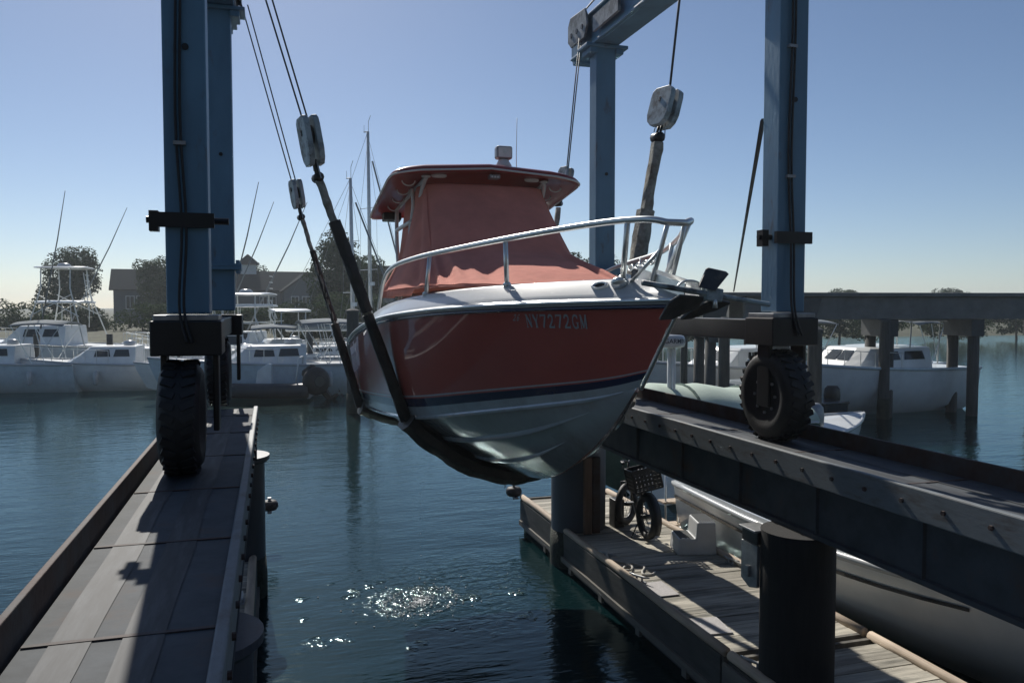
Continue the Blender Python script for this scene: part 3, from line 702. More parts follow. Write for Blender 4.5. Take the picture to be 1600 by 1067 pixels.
def web(pts, wd, th, name='webbing'):
    # flat strap whose width runs along Y with ragged edges
    mb = MB(); P = [Vector(p) for p in pts]; rows = []
    for i, p in enumerate(P):
        d = (P[min(i+1, len(P)-1)]-P[max(i-1, 0)]).normalized(); wv = Vector((0, 1, 0)); wv = (wv-d*wv.dot(d)).normalized(); n = d.cross(wv)
        ww = (wd(i/(len(P)-1)) if callable(wd) else wd)/2; tt = th/2*(1+.16*noise.noise(Vector((i*.55, ww*50, P[0].x))))
        q = []
        for cx_, cz_ in ((.55, 1), (-.55, 1), (-.95, .5), (-1, -.3), (-.6, -1), (.5, -1), (1, -.4), (.93, .55)):
            q.append(p+wv*(cx_*ww+random.uniform(-.006, .006))+n*(cz_*tt+random.uniform(-.004, .004)))
        rows.append(q)
    mb.loft(rows, True, True); return mb
def fill(pts, n=7): return bez(pts, n)
for Y, top_l, bl, tl, top_r, br, tr_, names in (
    (7.5, (-.27, 7.5, 7.18), (.325, 7.5, 5.20), (.40, 7.5, 4.77), (4.11, 7.5, 7.18), (3.94, 7.5, 5.72), (3.84, 7.5, 5.34), ('left near', 'right near')),
    (10.4, (-.27, 10.4, 7.18), (.30, 10.4, 5.07), (.355, 10.4, 4.72), (4.11, 10.4, 7.18), (3.92, 10.4, 5.40), (3.85, 10.4, 5.05), ('left far', 'right far'))):
    near = Y < 9
    lab = ('worn blue-grey pulley block, higher of the two left of the boat', 'worn blue-grey pulley block right of the boat beside the tall leg', 'small dark pulley block, lower of the two left of the boat', 'pulley block mostly hidden behind the right edge of the T-top')
    i0 = 0 if near else 2
    pulley_block(bl, tl, lab[i0], 1.15 if near else 1.0); pulley_block(br, tl if False else (br[0]-(br[0]-tl[0])*0-.10, Y, br[2]-.39), lab[i0+1], 1.35 if near else 1.0)
    cl = ('pair of steel cables above the higher left pulley block', 'pair of steel cables above the right pulley block', 'pair of steel cables above the lower left pulley block', 'pair of steel cables passing in front of the tall leg')
    cable_pair(bl, top_l, cl[i0]); cable_pair(br, top_r, cl[i0+1])
    s_loc = Y-BY; u = (s_loc+.05)/(LOA+.05); uc = (s_loc-.47)/(LOA-.47)
    cx = BX-math.sin(BYAW)*s_loc
    sh, ch, ke = P_sheer(u), P_chine(uc), P_keel(uc)
    sl_ = thing('lifting_sling', 'wide webbing sling under the middle of the red hull' if near else 'narrower webbing sling under the stern of the red hull', 'sling', (cx, Y, ke.z), 0, 'slings carrying the red boat')
    off = (cx, Y, ke.z)
    lpt = Vector((tl[0]+.03, Y, tl[2]-.13)); rpt = Vector((br[0]-.13, Y, br[2]-.55))
    L2 = Vector((cx-ch.x-.05, Y, ch.z-.03)); R2 = Vector((cx+ch.x+.09, Y, ch.z-.03)); L1 = lpt.lerp(L2, .55); R1 = rpt.lerp(R2, .60)
    K = Vector((cx, Y, ke.z-.05))
    a = web([lpt.lerp(L1, k/24)+Vector((.004*math.sin(k*.9), 0, 0)) for k in range(25)], .10, .07 if near else .05)
    a.build('webbing', 'strap', sl_, smooth=True, off=off, auto=40)
    b = web([rpt.lerp(R1, k/24)+Vector((.004*math.sin(k*.8), 0, 0)) for k in range(25)], .15 if near else .10, .10 if near else .06)
    b.build('webbing', 'strap', sl_, smooth=True, off=off, auto=40)
    # sleeves: a second layer laced over the webbing above the sheer
    sv = web([lpt.lerp(L1, .30+.68*k/14)+Vector((.006, 0, 0)) for k in range(15)], .12 if near else .10, .105 if near else .07); sv.build('chafe_sleeve', 'strap_wet', sl_, smooth=True, off=off, auto=40)
    sv = web([rpt.lerp(R1, .42+.58*k/14)+Vector((-.006, 0, 0)) for k in range(15)], .20 if near else .12, .15 if near else .08); sv.build('chafe_sleeve', 'strap', sl_, smooth=True, off=off, auto=40)
    side_l = [L1.lerp(L2, k/10) for k in range(11)]; side_r = [R1.lerp(R2, k/10) for k in range(11)]
    for sd_ in (side_l, side_r):
        web(sd_, .14, .10).build('chafe_sleeve', 'strap_wet', sl_, smooth=True, off=off, auto=40)
    sag = .11 if near else .05
    bot_pts = []
    for k in range(41):
        t = k/40; p = L2.lerp(K, t*2) if t < .5 else K.lerp(R2, t*2-1)
        p = p+Vector((0, 0, -sag*abs(math.sin(2*math.pi*t))-.012*noise.noise(Vector((t*14, Y, 0))))); bot_pts.append(p)
    mbw = web(bot_pts, lambda t: .46+.06*noise.noise(Vector((t*9, 3, Y))), .19); mbw.build('padded_sleeve', 'strap_wet', sl_, smooth=True, off=off, auto=50)
    mb = MB()
    for k in range(26):    # drips of torn fibre hanging below the sleeve
        p = bot_pts[random.choice((17, 18, 19, 20, 20, 21))]+Vector((random.uniform(-.02, .02), random.uniform(-.16, .16), -.04)); l = random.uniform(.03, .10)
        mb.tube([p, p+Vector((random.uniform(-.02, .02), 0, -l*.6)), p+Vector((random.uniform(-.03, .03), 0, -l))], .002, 3)
    mb.build('frayed_fibre', 'strap_wet', sl_, off=off)
# guy rope on the right
mb = MB(); mb.tube([(4.19, 6.22, 5.14), (8.945, 13.985, 4.55), (13.7, 21.75, 3.96)], .022, 6)
tag(mb.build('guy_rope', 'cable', None, smooth=True), 'single black rope slanting down from the near right leg to the concrete pier', 'rope')

# ------------------------------------------------------------------ runway girders, piles, docks
def runway(x0, x1, sg, label):
    # sg +1: the flange lip faces -x (slip on its left)
    t = thing('runway_girder', label, 'girder', ((x0+x1)/2, 6, 2.35), 0, 'runway girders of the boat lift'); off = ((x0+x1)/2, 6, 2.35)
    y0, y1 = 1.1, 9.75
    inn, out = (x0, x1) if sg > 0 else (x1, x0)
    mb = MB(); mb.rng(min(inn, inn+sg*.05), max(inn, inn+sg*.05), y0, y1, 2.13, 2.34); mb.build('flange_lip', 'beam_lip', t, off=off, bevel=.01)
    mb = MB(); mb.rng(x0+.051, x1-.031, y0, y1, 2.262, 2.315); mb.build('top_plate', 'beam', t, off=off)
    mb = MB(); a, b = sorted((out, out-sg*.03)); mb.rng(a, b, y0, y1, 2.10, 2.45); mb.build('outer_curb', 'rust', t, off=off, bevel=.005)
    mb = MB()
    for wx in (inn+sg*.10, out-sg*.12): mb.rng(wx-.015, wx+.015, y0, y1, 1.75, 2.26)
    mb.rng(x0+.04, x1-.04, y0, y1, 1.715, 1.748); mb.rng(x0+.02, x1-.02, y1-.02, y1+.01, 1.70, 2.30); mb.build('web_plate', 'beam', t, off=off)
    for tx in (-.13, .11):
        mb = MB(); xm = (x0+x1)/2+tx-.03
        mb.loft([[(xm-.07+.012*noise.noise(Vector((y*1.3, tx, 0))), y, 2.319), (xm+.07+.014*noise.noise(Vector((y*1.1, tx, 5))), y, 2.319)] for y in [y0+.1+(y1-y0-.2)*q/40 for q in range(41)]]); mb.build('tyre_track', 'worn_track', t, off=off)
    for k in range(7):
        y = 1.9+k*1.2; mb = MB(); mb.rng(x0+.055, x1-.035, y-.012, y+.012, 2.3155, 2.3215); mb.build('weld_seam', 'rust', t, off=off)
    for k in range(24):
        y = 1.5+k*.34; mb = MB(); xb = inn-sg*.006; mb.lathe([(.016, -.010), (.016, .010)], (xb, y, 2.235), 'x', 6); mb.build('bolt_head', 'rust', t, off=off)
    for k in range(8):
        y = 2.0+k*1.05; mb = MB(); mb.rng(inn+sg*.085 if sg < 0 else inn+.055, inn+.085 if sg > 0 else inn-.055, y, y+.015, 1.75, 2.13) if sg > 0 else mb.rng(inn-.085, inn-.055, y, y+.015, 1.75, 2.13)
        mb.build('stiffener', 'beam', t, off=off)
runway(3.93, 4.60, 1, 'dark steel girder with pale flange running over the right dock')
runway(-.90, -.16, -1, 'dark steel girder with pale flange over the left dock')
def pile(x, y, r, z1, label, fender=True, pm='pile'):
    t = thing('pile', label, 'pile', (x, y, -1.5), 0, 'piles under the runway girders')
    mb = MB(); mb.lathe([(r, 0), (r, z1+1.5)], (0, 0, 0), n=32); sh_ = mb.build('shaft', pm, t, smooth=True, auto=40)
    mb = MB(); mb.lathe([(r+.03, z1+1.42), (r+.06, z1+1.45), (r+.06, z1+1.5), (.05, z1+1.505)], (0, 0, 0), n=32); mb.build('pile_cap', pm, t) if pm == 'pile' else None
    mb = MB(); mb.lathe([(r+.004, 1.25), (r+.016, 1.45), (r+.018, 1.75), (r+.004, 1.98)], (0, 0, 0), n=32); mb.build('weed_band', 'weed', t, smooth=True)
    if fender:
        for dx, m in ((-.02, 'timber_fender'), (.10, 'rust')):
            mb = MB(); mb.rng(dx-.055, dx+.055, -r-.05+.02*abs(dx)*5, -r+.06, 1.3, z1+1.3); mb.build('fender_board', m, t, bevel=.01)
pile(3.99, 10.12, .37, 1.71, 'blue-grey steel pile with brown fender board at the girder end', True)
pile(4.03, 5.42, .29, 1.71, 'shade-blackened pile close by on the right with grey bracket', False, 'shade_black')
pile(-.42, 10.1, .32, 1.71, 'steel pile under the end of the left girder', False)
pile(-.42, 4.6, .30, 1.71, 'steel pile under the near part of the left girder', False)
br_ = thing('pile_bracket', 'grey steel bracket bolted to the shade-blackened pile', 'bracket', (3.76, 5.66, 1.2))
mb = MB(); mb.prism([(-.11, .02), (.0, -.01), (.12, .04), (.12, .36), (-.11, .36)], (-.02, 0, 0), (0, 1, 0), (0, 0, 1), (1, 0, 0), .03); mb.build('plate', 'galv', br_, bevel=.005)
mb = MB(); mb.box((-.035, .0, .13), (.03, .05, .09)); mb.build('lug', 'galv', br_, bevel=.004)
mb = MB(); mb.rng(-.02, .16, -.11, .11, .365, .47); mb.build('cap_block', 'black_metal', br_, bevel=.006)
mb = MB(); mb.rng(-.05, .14, -.12, .12, .472, .49); mb.build('top_plate', 'galv', br_, bevel=.003)
plank_meshes = []
def plank_mesh(wx, wy):
    mb = MB(); mb.rng(-wx/2, wx/2, -wy/2, wy/2, -.038, 0)
    o = mb.build('plank', 'plank', None, bevel=0); me = o.data; bpy.data.objects.remove(o); return me
def dock(x0, x1, y0, y1, label, edge_sg, seed, end_cap=True, grp='floating docks'):
    t = thing('floating_dock', label, 'dock', ((x0+x1)/2, (y0+y1)/2, 0), 0, grp); off = ((x0+x1)/2, (y0+y1)/2, 0)
    rnd = random.Random(seed); me = plank_mesh(x1-x0-.16, .136); n = int((y1-y0-.04)/.1425)
    for k in range(n):
        o = bpy.data.objects.new('plank', me); col.objects.link(o); o.parent = t
        o.location = (rnd.uniform(-.006, .006), y0+.09+k*.1425-off[1], .5+rnd.uniform(-.005, .003)); o.rotation_euler = (rnd.uniform(-.012, .012), rnd.uniform(-.002, .002), rnd.uniform(-.006, .006))
    for ex, sg in ((x0, -1), (x1, 1)):
        mb = MB(); pts = [(ex-sg*.045+.006*noise.noise(Vector((y0+(y1-y0)*k/14, seed, 0))), y0+(y1-y0)*k/14, .515+.012*noise.noise(Vector((y0+(y1-y0)*k/14*.7, 3, seed)))) for k in range(15)]
        mb.tube(pts, .045, 10); mb.build('edge_bead', 'edge_wood', t, smooth=True, off=off)
        mb = MB(); a, b = sorted((ex, ex-sg*.05)); mb.rng(a, b, y0+.02, y1-.02, .12, .48); mb.build('side_board', 'dock_side', t, off=off, bevel=.008)
        mb = MB(); a, b = sorted((ex+sg*.028, ex-sg*.0)); mb.rng(a, b, y0+.05, y1-.05, .10, .17); mb.build('waler', 'old_board', t, off=off)
        for k in range(int((y1-y0)/1.0)):
            mb = MB(); yy = y0+.55+k*1.0; mb.rng(a-.004, b+.004, yy, yy+.09, .03, .13); mb.build('float_tab', 'old_board', t, off=off)
    mb = MB(); mb.rng(x0+.06, x1-.06, y0+.03, y1-.03, -.18, .42); mb.build('float', 'dock_side', t, off=off)
    for ya in (y0, y1-.04):
        mb = MB(); mb.rng(x0+.02, x1-.02, ya, ya+.04, .12, .50); mb.build('end_board', 'old_board', t, off=off)
    return t, off
d1, o1 = dock(3.69, 5.22, 5.98, 11.85, 'long weathered plank dock at right with bicycle and steps on it', -1, 3)
d2, o2 = dock(3.69, 5.22, 1.2, 5.90, 'near section of plank dock in the lower right corner', -1, 5)
d3, o3 = dock(-.78, -.20, 6.0, 12.3, 'plank dock along the left side of the slip', 1, 9)
for t, off in ((d2, o2),):
    mb = MB(); mb.rng(3.655, 3.688, 4.9, 5.92, .02, .46); mb.build('splash_board', 'old_board', t, off=off, bevel=.006)
    mb = MB(); mb.rng(3.64, 3.652, 5.25, 5.42, .18, .215); mb.rng(3.64, 3.652, 5.40, 5.62, .10, .13); mb.build('hinge_strap', 'galv', t, off=off)
def corner_wheel(x, y, label):
    t = thing('dock_roller', label, 'dock roller', (x, y, .5), 0, 'rollers on the dock corners')
    mb = MB(); mb.lathe([(.03, .0), (.10, .01), (.125, .05), (.125, .10), (.10, .14), (.03, .15)], (0, 0, 0), n=20); mb.build('wheel', 'rubber', t, smooth=True)
    mb = MB(); mb.lathe([(.02, -.05), (.02, .17), (.035, .175), (.03, .19)], (0, 0, 0), n=10); mb.build('axle', 'galv', t)
    mb = MB(); mb.box((.0, -.07, .0), (.06, .2, .02)); mb.build('bracket', 'galv', t)
corner_wheel(3.64, 12.0, 'black rubber roller on the far corner of the right dock')
corner_wheel(-.06, 12.2, 'black rubber roller on the far corner of the left dock')
def cleat(x, y, rz, label):
    t = thing('cleat', label, 'cleat', (x, y, .52 if x < 3.8 else .5), rz, 'cleats on the docks')
    mb = MB(); mb.tube([(0, -.13, .065), (0, -.06, .055), (0, .06, .055), (0, .13, .065)], [.008, .014, .014, .008], 8); mb.build('horn', 'galv', t, smooth=True)
    for yy in (-.035, .035):
        mb = MB(); mb.lathe([(.022, 0), (.012, .02), (.012, .055)], (0, yy, 0), n=10); mb.build('post', 'galv', t, smooth=True)
    mb = MB(); mb.box((0, 0, .004), (.05, .16, .008)); mb.build('base', 'galv', t)
for x, y, rz, lb in ((3.80, 8.68, .5, 'cleat with loose white rope on the slip edge of the right dock'), (3.79, 7.80, .5, 'bare cleat beside the farther pale mat'), (3.80, 5.66, .4, 'cleat near the bottom right corner of the dock'), (5.10, 8.08, .2, 'cleat with mooring line beside the white step'), (4.95, 11.0, .0, 'cleat on the far boat side of the right dock'), (-.32, 8.4, 0, 'cleat on the edge of the left dock')):
    cleat(x, y, rz, lb)
def rope(name, pts, r, label, m='rope', n=6):
    mb = MB(); mb.tube(bez(pts, n), r, 7); return tag(mb.build(name, m, None, smooth=True), label, 'rope')
rope('rope', [(3.80, 8.70, .60), (3.76, 8.58, .54), (3.86, 8.50, .515), (3.93, 8.40, .515), (3.84, 8.30, .515), (3.79, 8.22, .515), (3.86, 8.17, .52), (3.92, 8.26, .525), (3.90, 8.36, .535), (3.99, 8.40, .515), (4.06, 8.24, .515), (3.97, 8.10, .515), (3.94, 8.00, .515), (4.03, 7.98, .515), (4.10, 8.04, .515)], .0125, 'loose white rope snaking over the right dock planks')
rope('mooring_line', [(5.10, 8.06, .57), (5.12, 7.95, .55), (5.2, 7.6, .56), (5.30, 7.1, .68)], .013, 'white mooring line from the dock cleat to the moored boat')
for (x0, x1, y0, y1, rz, lb) in ((3.76, 4.03, 7.34, 7.76, -.01, 'pale grey mat on the dock, farther of two'), (3.75, 4.05, 6.34, 6.72, -.13, 'pale grey mat on the dock, nearer of two')):
    mb = MB(); mb.rng(-(x1-x0)/2, (x1-x0)/2, -(y1-y0)/2, (y1-y0)/2, 0, .008); o = mb.build('dock_mat', 'mat_grey', None, loc=((x0+x1)/2, (y0+y1)/2, .507), bevel=.003); o.rotation_euler = (0, 0, rz)
    tag(o, lb, 'mat', 'pale mats on the dock')
# white step
st = thing('boarding_step', 'white two-tread fibreglass boarding step on the dock beside the moored boat', 'step', (4.93, 8.66, .5), R(-14))
prof = [(-.24, 0), (.24, 0), (.22, .40), (.0, .40), (-.015, .20), (-.225, .20)]
mb = MB(); mb.prism(prof, (0, -.19, 0), (1, 0, 0), (0, 0, 1), (0, 1, 0), .40); mb.build('body', 'fiber', st, bevel=.018)
for x0, x1, z in ((-.205, -.035, .201), (.015, .205, .401)):
    mb = MB(); mb.rng(x0, x1, -.165, .185, z, z+.006); mb.build('tread', 'tread', st)
    mb = MB()
    for k in range(9): mb.box((x0+(x1-x0)*(k+.5)/9, -.182, z+.004), ((x1-x0)/9*.62, .012, .008))
    mb.build('nosing', 'white_gel', st)
mb = MB(); mb.rng(4.42, 4.56, 9.86, 10.06, .5, .88); t = mb.build('power_box', 'black_metal', None, bevel=.01); tag(t, 'small black box on the dock beside the steel pile', 'box')

# bicycle
bk = thing('bicycle', 'black fat-tyred bicycle with rear basket parked on the dock by the pile', 'bicycle', (4.60, 9.26, .5), R(0))
def bwheel(c, axis, nm='wheel'):
    c = Vector(c); ax = Vector(axis).normalized(); up = Vector((0, 0, 1)); a = up.cross(ax).normalized()
    mb = MB(); mb.tube([c+(a*math.cos(t)+up*math.sin(t))*.245 for t in [2*math.pi*k/36 for k in range(36)]], .048, 10, closed=True); wo_ = mb.build(nm, 'rubber', bk, smooth=True)
    mb = MB(); mb.tube([c+(a*math.cos(t)+up*math.sin(t))*.20 for t in [2*math.pi*k/30 for k in range(30)]], .012, 6, closed=True); mb.build('rim', 'black_metal', wo_, smooth=True)
    mb = MB(); mb.tube([c-ax*.06, c+ax*.06], .03, 10); mb.build('hub', 'black_metal', wo_, smooth=True)
    for k in range(14):
        t = 2*math.pi*k/14; mb = MB(); mb.tube([c+ax*.03*(-1)**k, c+(a*math.cos(t)+up*math.sin(t))*.2], .0022, 4); mb.build('spoke', 'galv', wo_)
rearc = Vector((0, .0, .295)); fdir = Vector((.05, 1, 0)).normalized(); frontc = rearc+fdir*1.02
bwheel(rearc, fdir.cross(Vector((0, 0, 1)))); fax = Vector((.66, -.75, .0)); frontc = rearc+fdir*.70
bwheel(frontc, Vector((.62, -.78, .08)))
head = frontc+Vector((.0, -.06, .36)); bbk = rearc.lerp(frontc, .42)+Vector((.03, 0, -.02)); seat_t = rearc.lerp(frontc, .28)+Vector((.02, 0, .42))
mb = MB()
mb.tube([head, bbk], .026, 8); mb.tube([bbk, seat_t], .018, 8); mb.tube([bbk, rearc+Vector((.06, 0, 0))], .013, 6); mb.tube([bbk, rearc-Vector((.06, 0, 0))], .013, 6); mb.tube([seat_t, rearc+Vector((.06, 0, 0))], .012, 6)
mb.tube([seat_t+Vector((0, 0, -.08)), head], .02, 8); mb.build('frame', 'black_metal', bk, smooth=True)
mb = MB(); s_ = fax.normalized()*.075
mb.tube([frontc+s_, frontc+s_+Vector((0, 0, .3)), head+Vector((0, 0, -.04))], .014, 6); mb.tube([frontc-s_, frontc-s_+Vector((0, 0, .3)), head+Vector((0, 0, -.04))], .014, 6); mb.tube([head+Vector((0, 0, -.06)), head+Vector((0, 0, .22))], .018, 8); mb.build('fork', 'black_metal', bk, smooth=True)
hb = head+Vector((0, 0, .23))
mb = MB(); mb.tube(bez([hb+Vector((-.17, -.20, .02)), hb+Vector((-.15, -.09, .03)), hb+Vector((-.06, -.02, .02)), hb, hb+Vector((.06, .10, .02)), hb+Vector((.02, .20, .03))], 5), .012, 7); hbo = mb.build('handlebar', 'black_metal', bk, smooth=True)
for p in (hb+Vector((-.17, -.20, .02)), hb+Vector((.02, .20, .03))):
    mb = MB(); mb.tube([p, p+Vector((.03, .06, .005))], .02, 8); mb.build('grip', 'rubber', hbo)
    mb = MB(); mb.tube([p+Vector((.03, .05, -.01)), p+Vector((-.03, -.02, -.06)), p+Vector((-.04, -.05, -.09))], .006, 5); mb.build('brake_lever', 'black_metal', hbo)
mb = MB(); mb.tube(bez([hb+Vector((-.12, -.12, 0)), hb+Vector((-.10, -.16, -.2)), head+Vector((.03, -.05, -.1)), bbk], 6), .004, 5); mb.build('brake_cable', 'rubber', bk)
mb = MB(); c = seat_t+Vector((0, 0, .12)); mb.loft([[c+Vector((x*wd, y, z)) for x, z in ((-1, 0), (-.6, .03), (0, .04), (.6, .03), (1, 0), (0, -.03))] for y, wd in ((-.10, .08), (0, .075), (.08, .04), (.15, .02))], True, True); mb.tube([seat_t, c], .012, 6); mb.build('saddle', 'rubber', bk, smooth=True)
mb = MB(); mb.tube([bbk+Vector((.07, 0, 0)), bbk+Vector((.09, -.04, -.14))], .009, 5); mb.box(bbk+Vector((.13, -.04, -.145)), (.09, .06, .015)); mb.tube([bbk-Vector((.07, 0, 0)), bbk+Vector((-.09, .04, .13))], .009, 5); mb.box(bbk+Vector((-.13, .04, .135)), (.09, .06, .015)); mb.tube([bbk+Vector((.055, .08*math.cos(t), .08*math.sin(t))) for t in [2*math.pi*k/18 for k in range(18)]], .008, 5, closed=True); mb.build('crank', 'galv', bk)
mb = MB(); mb.tube([bbk+Vector((-.04, -.1, -.02)), bbk+Vector((-.20, -.16, -.285))], .009, 5); mb.build('kickstand', 'black_metal', bk)
mb = MB(); mb.tube([rearc+Vector((.07, 0, 0)), rearc+Vector((.07, .02, .33)), rearc+Vector((.07, .25, .33))], .007, 5); mb.tube([rearc+Vector((-.07, 0, 0)), rearc+Vector((-.07, .02, .33)), rearc+Vector((-.07, .25, .33))], .007, 5); mb.build('rack', 'black_metal', bk)
# fender
mb = MB(); mb.loft([[rearc+Vector((x, .31*math.cos(t), .31*math.sin(t))) for x in (-.055, 0, .055)] for t in [math.pi*(.25+.95*k/12) for k in range(13)]]); o = mb.build('mudguard', 'black_metal', bk, smooth=True); o.modifiers.new('t', 'SOLIDIFY').thickness = .004
# crate basket: perforated walls made of crossing slats
bc = rearc+Vector((.0, .04, .36)); RB = Euler((R(-4), R(-12), R(-6))).to_matrix()
mb = MB(); bw, bd, bh = .36, .30, .26
def bb(c, d): mb.box(bc+RB @ Vector(c), d, RB)
for k in range(8):
    x = -bw/2+bw*k/7
    for y in (-bd/2, bd/2): bb((x*(1), y, bh/2), (.026, .008, bh))
for k in range(7):
    y = -bd/2+bd*k/6
    for x in (-bw/2, bw/2): bb((x, y, bh/2), (.008, .026, bh))
for k in range(6):
    z = bh*k/5; hgt = .026 if k < 5 else .05
    for y in (-bd/2, bd/2): bb((0, y, z), (bw+.01, .009, hgt))
    for x in (-bw/2, bw/2): bb((x, 0, z), (.009, bd+.01, hgt))
bb((0, 0, .0), (bw, bd, .012)); mb.build('basket', 'black_metal', bk)

# ------------------------------------------------------------------ moored white boat beside the dock
def loft_hull(L_, B_, H_, rake=.5, bowup=.25, n=16, tumble=.9, stern=0.85):
    rows = []
    for j in range(n+1):
        u = j/n; b = B_/2*(stern+(1-stern)*min(1, u*3))*(1-max(0, (u-.45)/.55)**2.2)
        b = max(b, .015)
        zt = H_*(1+bowup*u**2.0); zc = H_*(.18+.55*u**3)
        y = L_*u
        over = rake*max(0, (u-.6)/.4)**2
        rows.append([Vector((0, y-over*.9, -.25*H_+(.55*H_)*u**3)), Vector((b*.82*(1-.25*u), y-over*.45, zc)), Vector((b*.95, y-over*.15, (zc+zt)/2)), Vector((b, y, zt))])
    return rows
def add_hull(t, L_, B_, H_, m='grey_boat', deckm='grey_boat', stripe=None, **k):
    rows = loft_hull(L_, B_, H_, **k); mb = MB()
    for sg in (-1, 1): mb.loft([[mir(p, sg) for p in r] for r in rows])
    r0 = rows[0]; b = len(mb.v); poly = [mir(p, -1) for p in r0]+[mir(p, 1) for p in r0[:0:-1]]; mb.v += poly; mb.face(range(b, b+len(poly)))
    h = mb.build('hull', m, t, smooth=True, auto=45)
    mb = MB(); mb.loft([[Vector((r[3].x*f*.97, r[3].y-.01, r[3].z-.02+.04*(1-f*f))) for f in (-1, -.5, 0, .5, 1)] for r in rows]); mb.build('deck', deckm, t, smooth=True)
    mb = MB()
    for sg in (-1, 1): mb.tube([mir(r[3]+Vector((.01, 0, .0)), sg) for r in rows], .028*H_+.012, 6)
    mb.build('gunwale_rail', 'white_gel' if stripe is None else stripe, t, smooth=True)
    return rows
def cabin(t, y0, y1, wd, z0, z1, m='grey_boat', slope=.5, win=True, nm='cabin'):
    mb = MB(); rows = []
    for z, g, k in ((z0, 1, 0), (z0+(z1-z0)*.5, .95, .55), (z1, .86, 1.0), (z1+.03, .78, 1.05)):
        f = y1-slope*k; rows.append([Vector((-wd/2*g, y0, z)), Vector((wd/2*g, y0, z)), Vector((wd/2*g, f-.25*(1-k*.5), z)), Vector((wd/4*g, f, z)), Vector((-wd/4*g, f, z)), Vector((-wd/2*g, f-.25*(1-k*.5), z))])
    mb.loft(rows, True, True); c = mb.build(nm, m, t, bevel=.02)
    if win:
        for sg in (-1, 1):
            for a, b in ((.12, .46), (.52, .86)):
                ya, yb = y0+(y1-slope-y0)*a, y0+(y1-slope-y0)*b; za, zb = z0+(z1-z0)*.48, z0+(z1-z0)*.86
                mb = MB(); xx = wd/2; mb.loft([[Vector((sg*(xx*.955+.012), ya, za)), Vector((sg*(xx*.955+.012), yb, za))], [Vector((sg*(xx*.885+.012), ya+.05, zb)), Vector((sg*(xx*.885+.012), yb-.08, zb))]]); mb.build('window', 'window', c)
        for sg in (-1, 1):
            mb = MB(); f1 = y1-slope*.52+.015; f2 = y1-slope*.92+.015; mb.loft([[Vector((sg*.03, f1, z0+(z1-z0)*.5)), Vector((sg*wd*.235, f1, z0+(z1-z0)*.5))], [Vector((sg*.03, f2, z0+(z1-z0)*.92)), Vector((sg*wd*.215, f2, z0+(z1-z0)*.92))]]); mb.build('windscreen', 'window', c)
    return c
def rails(t, rows, u0, u1, h, r=.014, n=5):
    i0, i1 = int(u0*(len(rows)-1)), int(u1*(len(rows)-1))
    for sg in (-1, 1):
        mb = MB(); mb.tube([mir(Vector((p[3].x*.95, p[3].y, p[3].z+h)), sg) for p in rows[i0:i1+1]], r, 6); rr = mb.build('deck_rail', 'stainless', t, smooth=True)
        for k in range(i0, i1+1, max(1, (i1-i0)//n)):
            p = rows[k][3]; mb = MB(); mb.tube([mir(Vector((p.x*.95, p.y, p.z)), sg), mir(Vector((p.x*.95, p.y, p.z+h)), sg)], r*.9, 5); mb.build('stanchion', 'stainless', rr)
def hardtop(t, y0, y1, wd, zdeck, z, m='grey_boat', legs=True, th=.07):
    mb = MB(); mb.loft([[Vector((wd/2*g*x, (y0+y1)/2+(y1-y0)/2*g*y, z+d+.05*(1-x*x)) ) for x, y in ((-1, -.9), (-.9, -1), (0, -1), (.9, -1), (1, -.9), (1, .8), (.8, 1), (0, 1.06), (-.8, 1), (-1, .8))] for g, d in ((.97, 0), (1, .02), (1, th), (.93, th+.03))], True, True); mb.build('hardtop', m, t, smooth=True, auto=40)
    if legs:
        for sg in (-1, 1):
            for yy in (y0+.15*(y1-y0), y0+.8*(y1-y0)):
                mb = MB(); mb.tube([Vector((sg*wd*.40, yy, zdeck)), Vector((sg*wd*.44, yy, z))], .022, 6); mb.build('top_leg', 'alu_white', t, smooth=True)
def outboard(t, x, y, z, s=1., m='black_metal', tilt=.0):
    RT = Euler((tilt, 0, 0)).to_matrix(); c = Vector((x, y, z))
    mb = MB(); rows = []
    for zz, g in ((.0, .7), (.06, .95), (.25, 1.), (.42, .9), (.50, .6)):
        rows.append([c+RT @ (Vector((.17*g*math.cos(a), -.08+.26*g*math.sin(a), zz))*s) for a in [2*math.pi*k/14 for k in range(14)]])
    mb.loft(rows, True, True); ob = mb.build('outboard', m, t, smooth=True)
    mb = MB(); rows = []
    for zz, g in ((.02, 1.), (-.4, .8), (-.62, .7)): rows.append([c+RT @ (Vector((.07*g*a, -.05+.13*g*b, zz))*s) for a, b in ((-1, -.6), (0, -1), (1, -.6), (1, .6), (0, 1), (-1, .6))])
    mb.loft(rows, True, True); mb.build('midsection', m, ob)
    mb = MB(); rr = []
    for k, g in ((-.12, .04), (0, .07), (.25, .05)): rr.append([c+RT @ (Vector((.9*g*math.cos(a), -.2+k, -.66+g*math.sin(a)))*s) for a in [2*math.pi*j/10 for j in range(10)]])
    mb.loft(rr, True, True)
    for j in range(3):
        a = 2*math.pi*j/3; mb.loft([[c+RT @ (Vector((.05*math.cos(a), -.36, -.66+.05*math.sin(a)))*s), c+RT @ (Vector((.18*math.cos(a+.3), -.35, -.66+.18*math.sin(a+.3)))*s)], [c+RT @ (Vector((.05*math.cos(a+.5), -.40, -.66+.05*math.sin(a+.5)))*s), c+RT @ (Vector((.18*math.cos(a+.8), -.40, -.66+.18*math.sin(a+.8)))*s)]])
    mb.build('propeller', m, ob)
    return ob

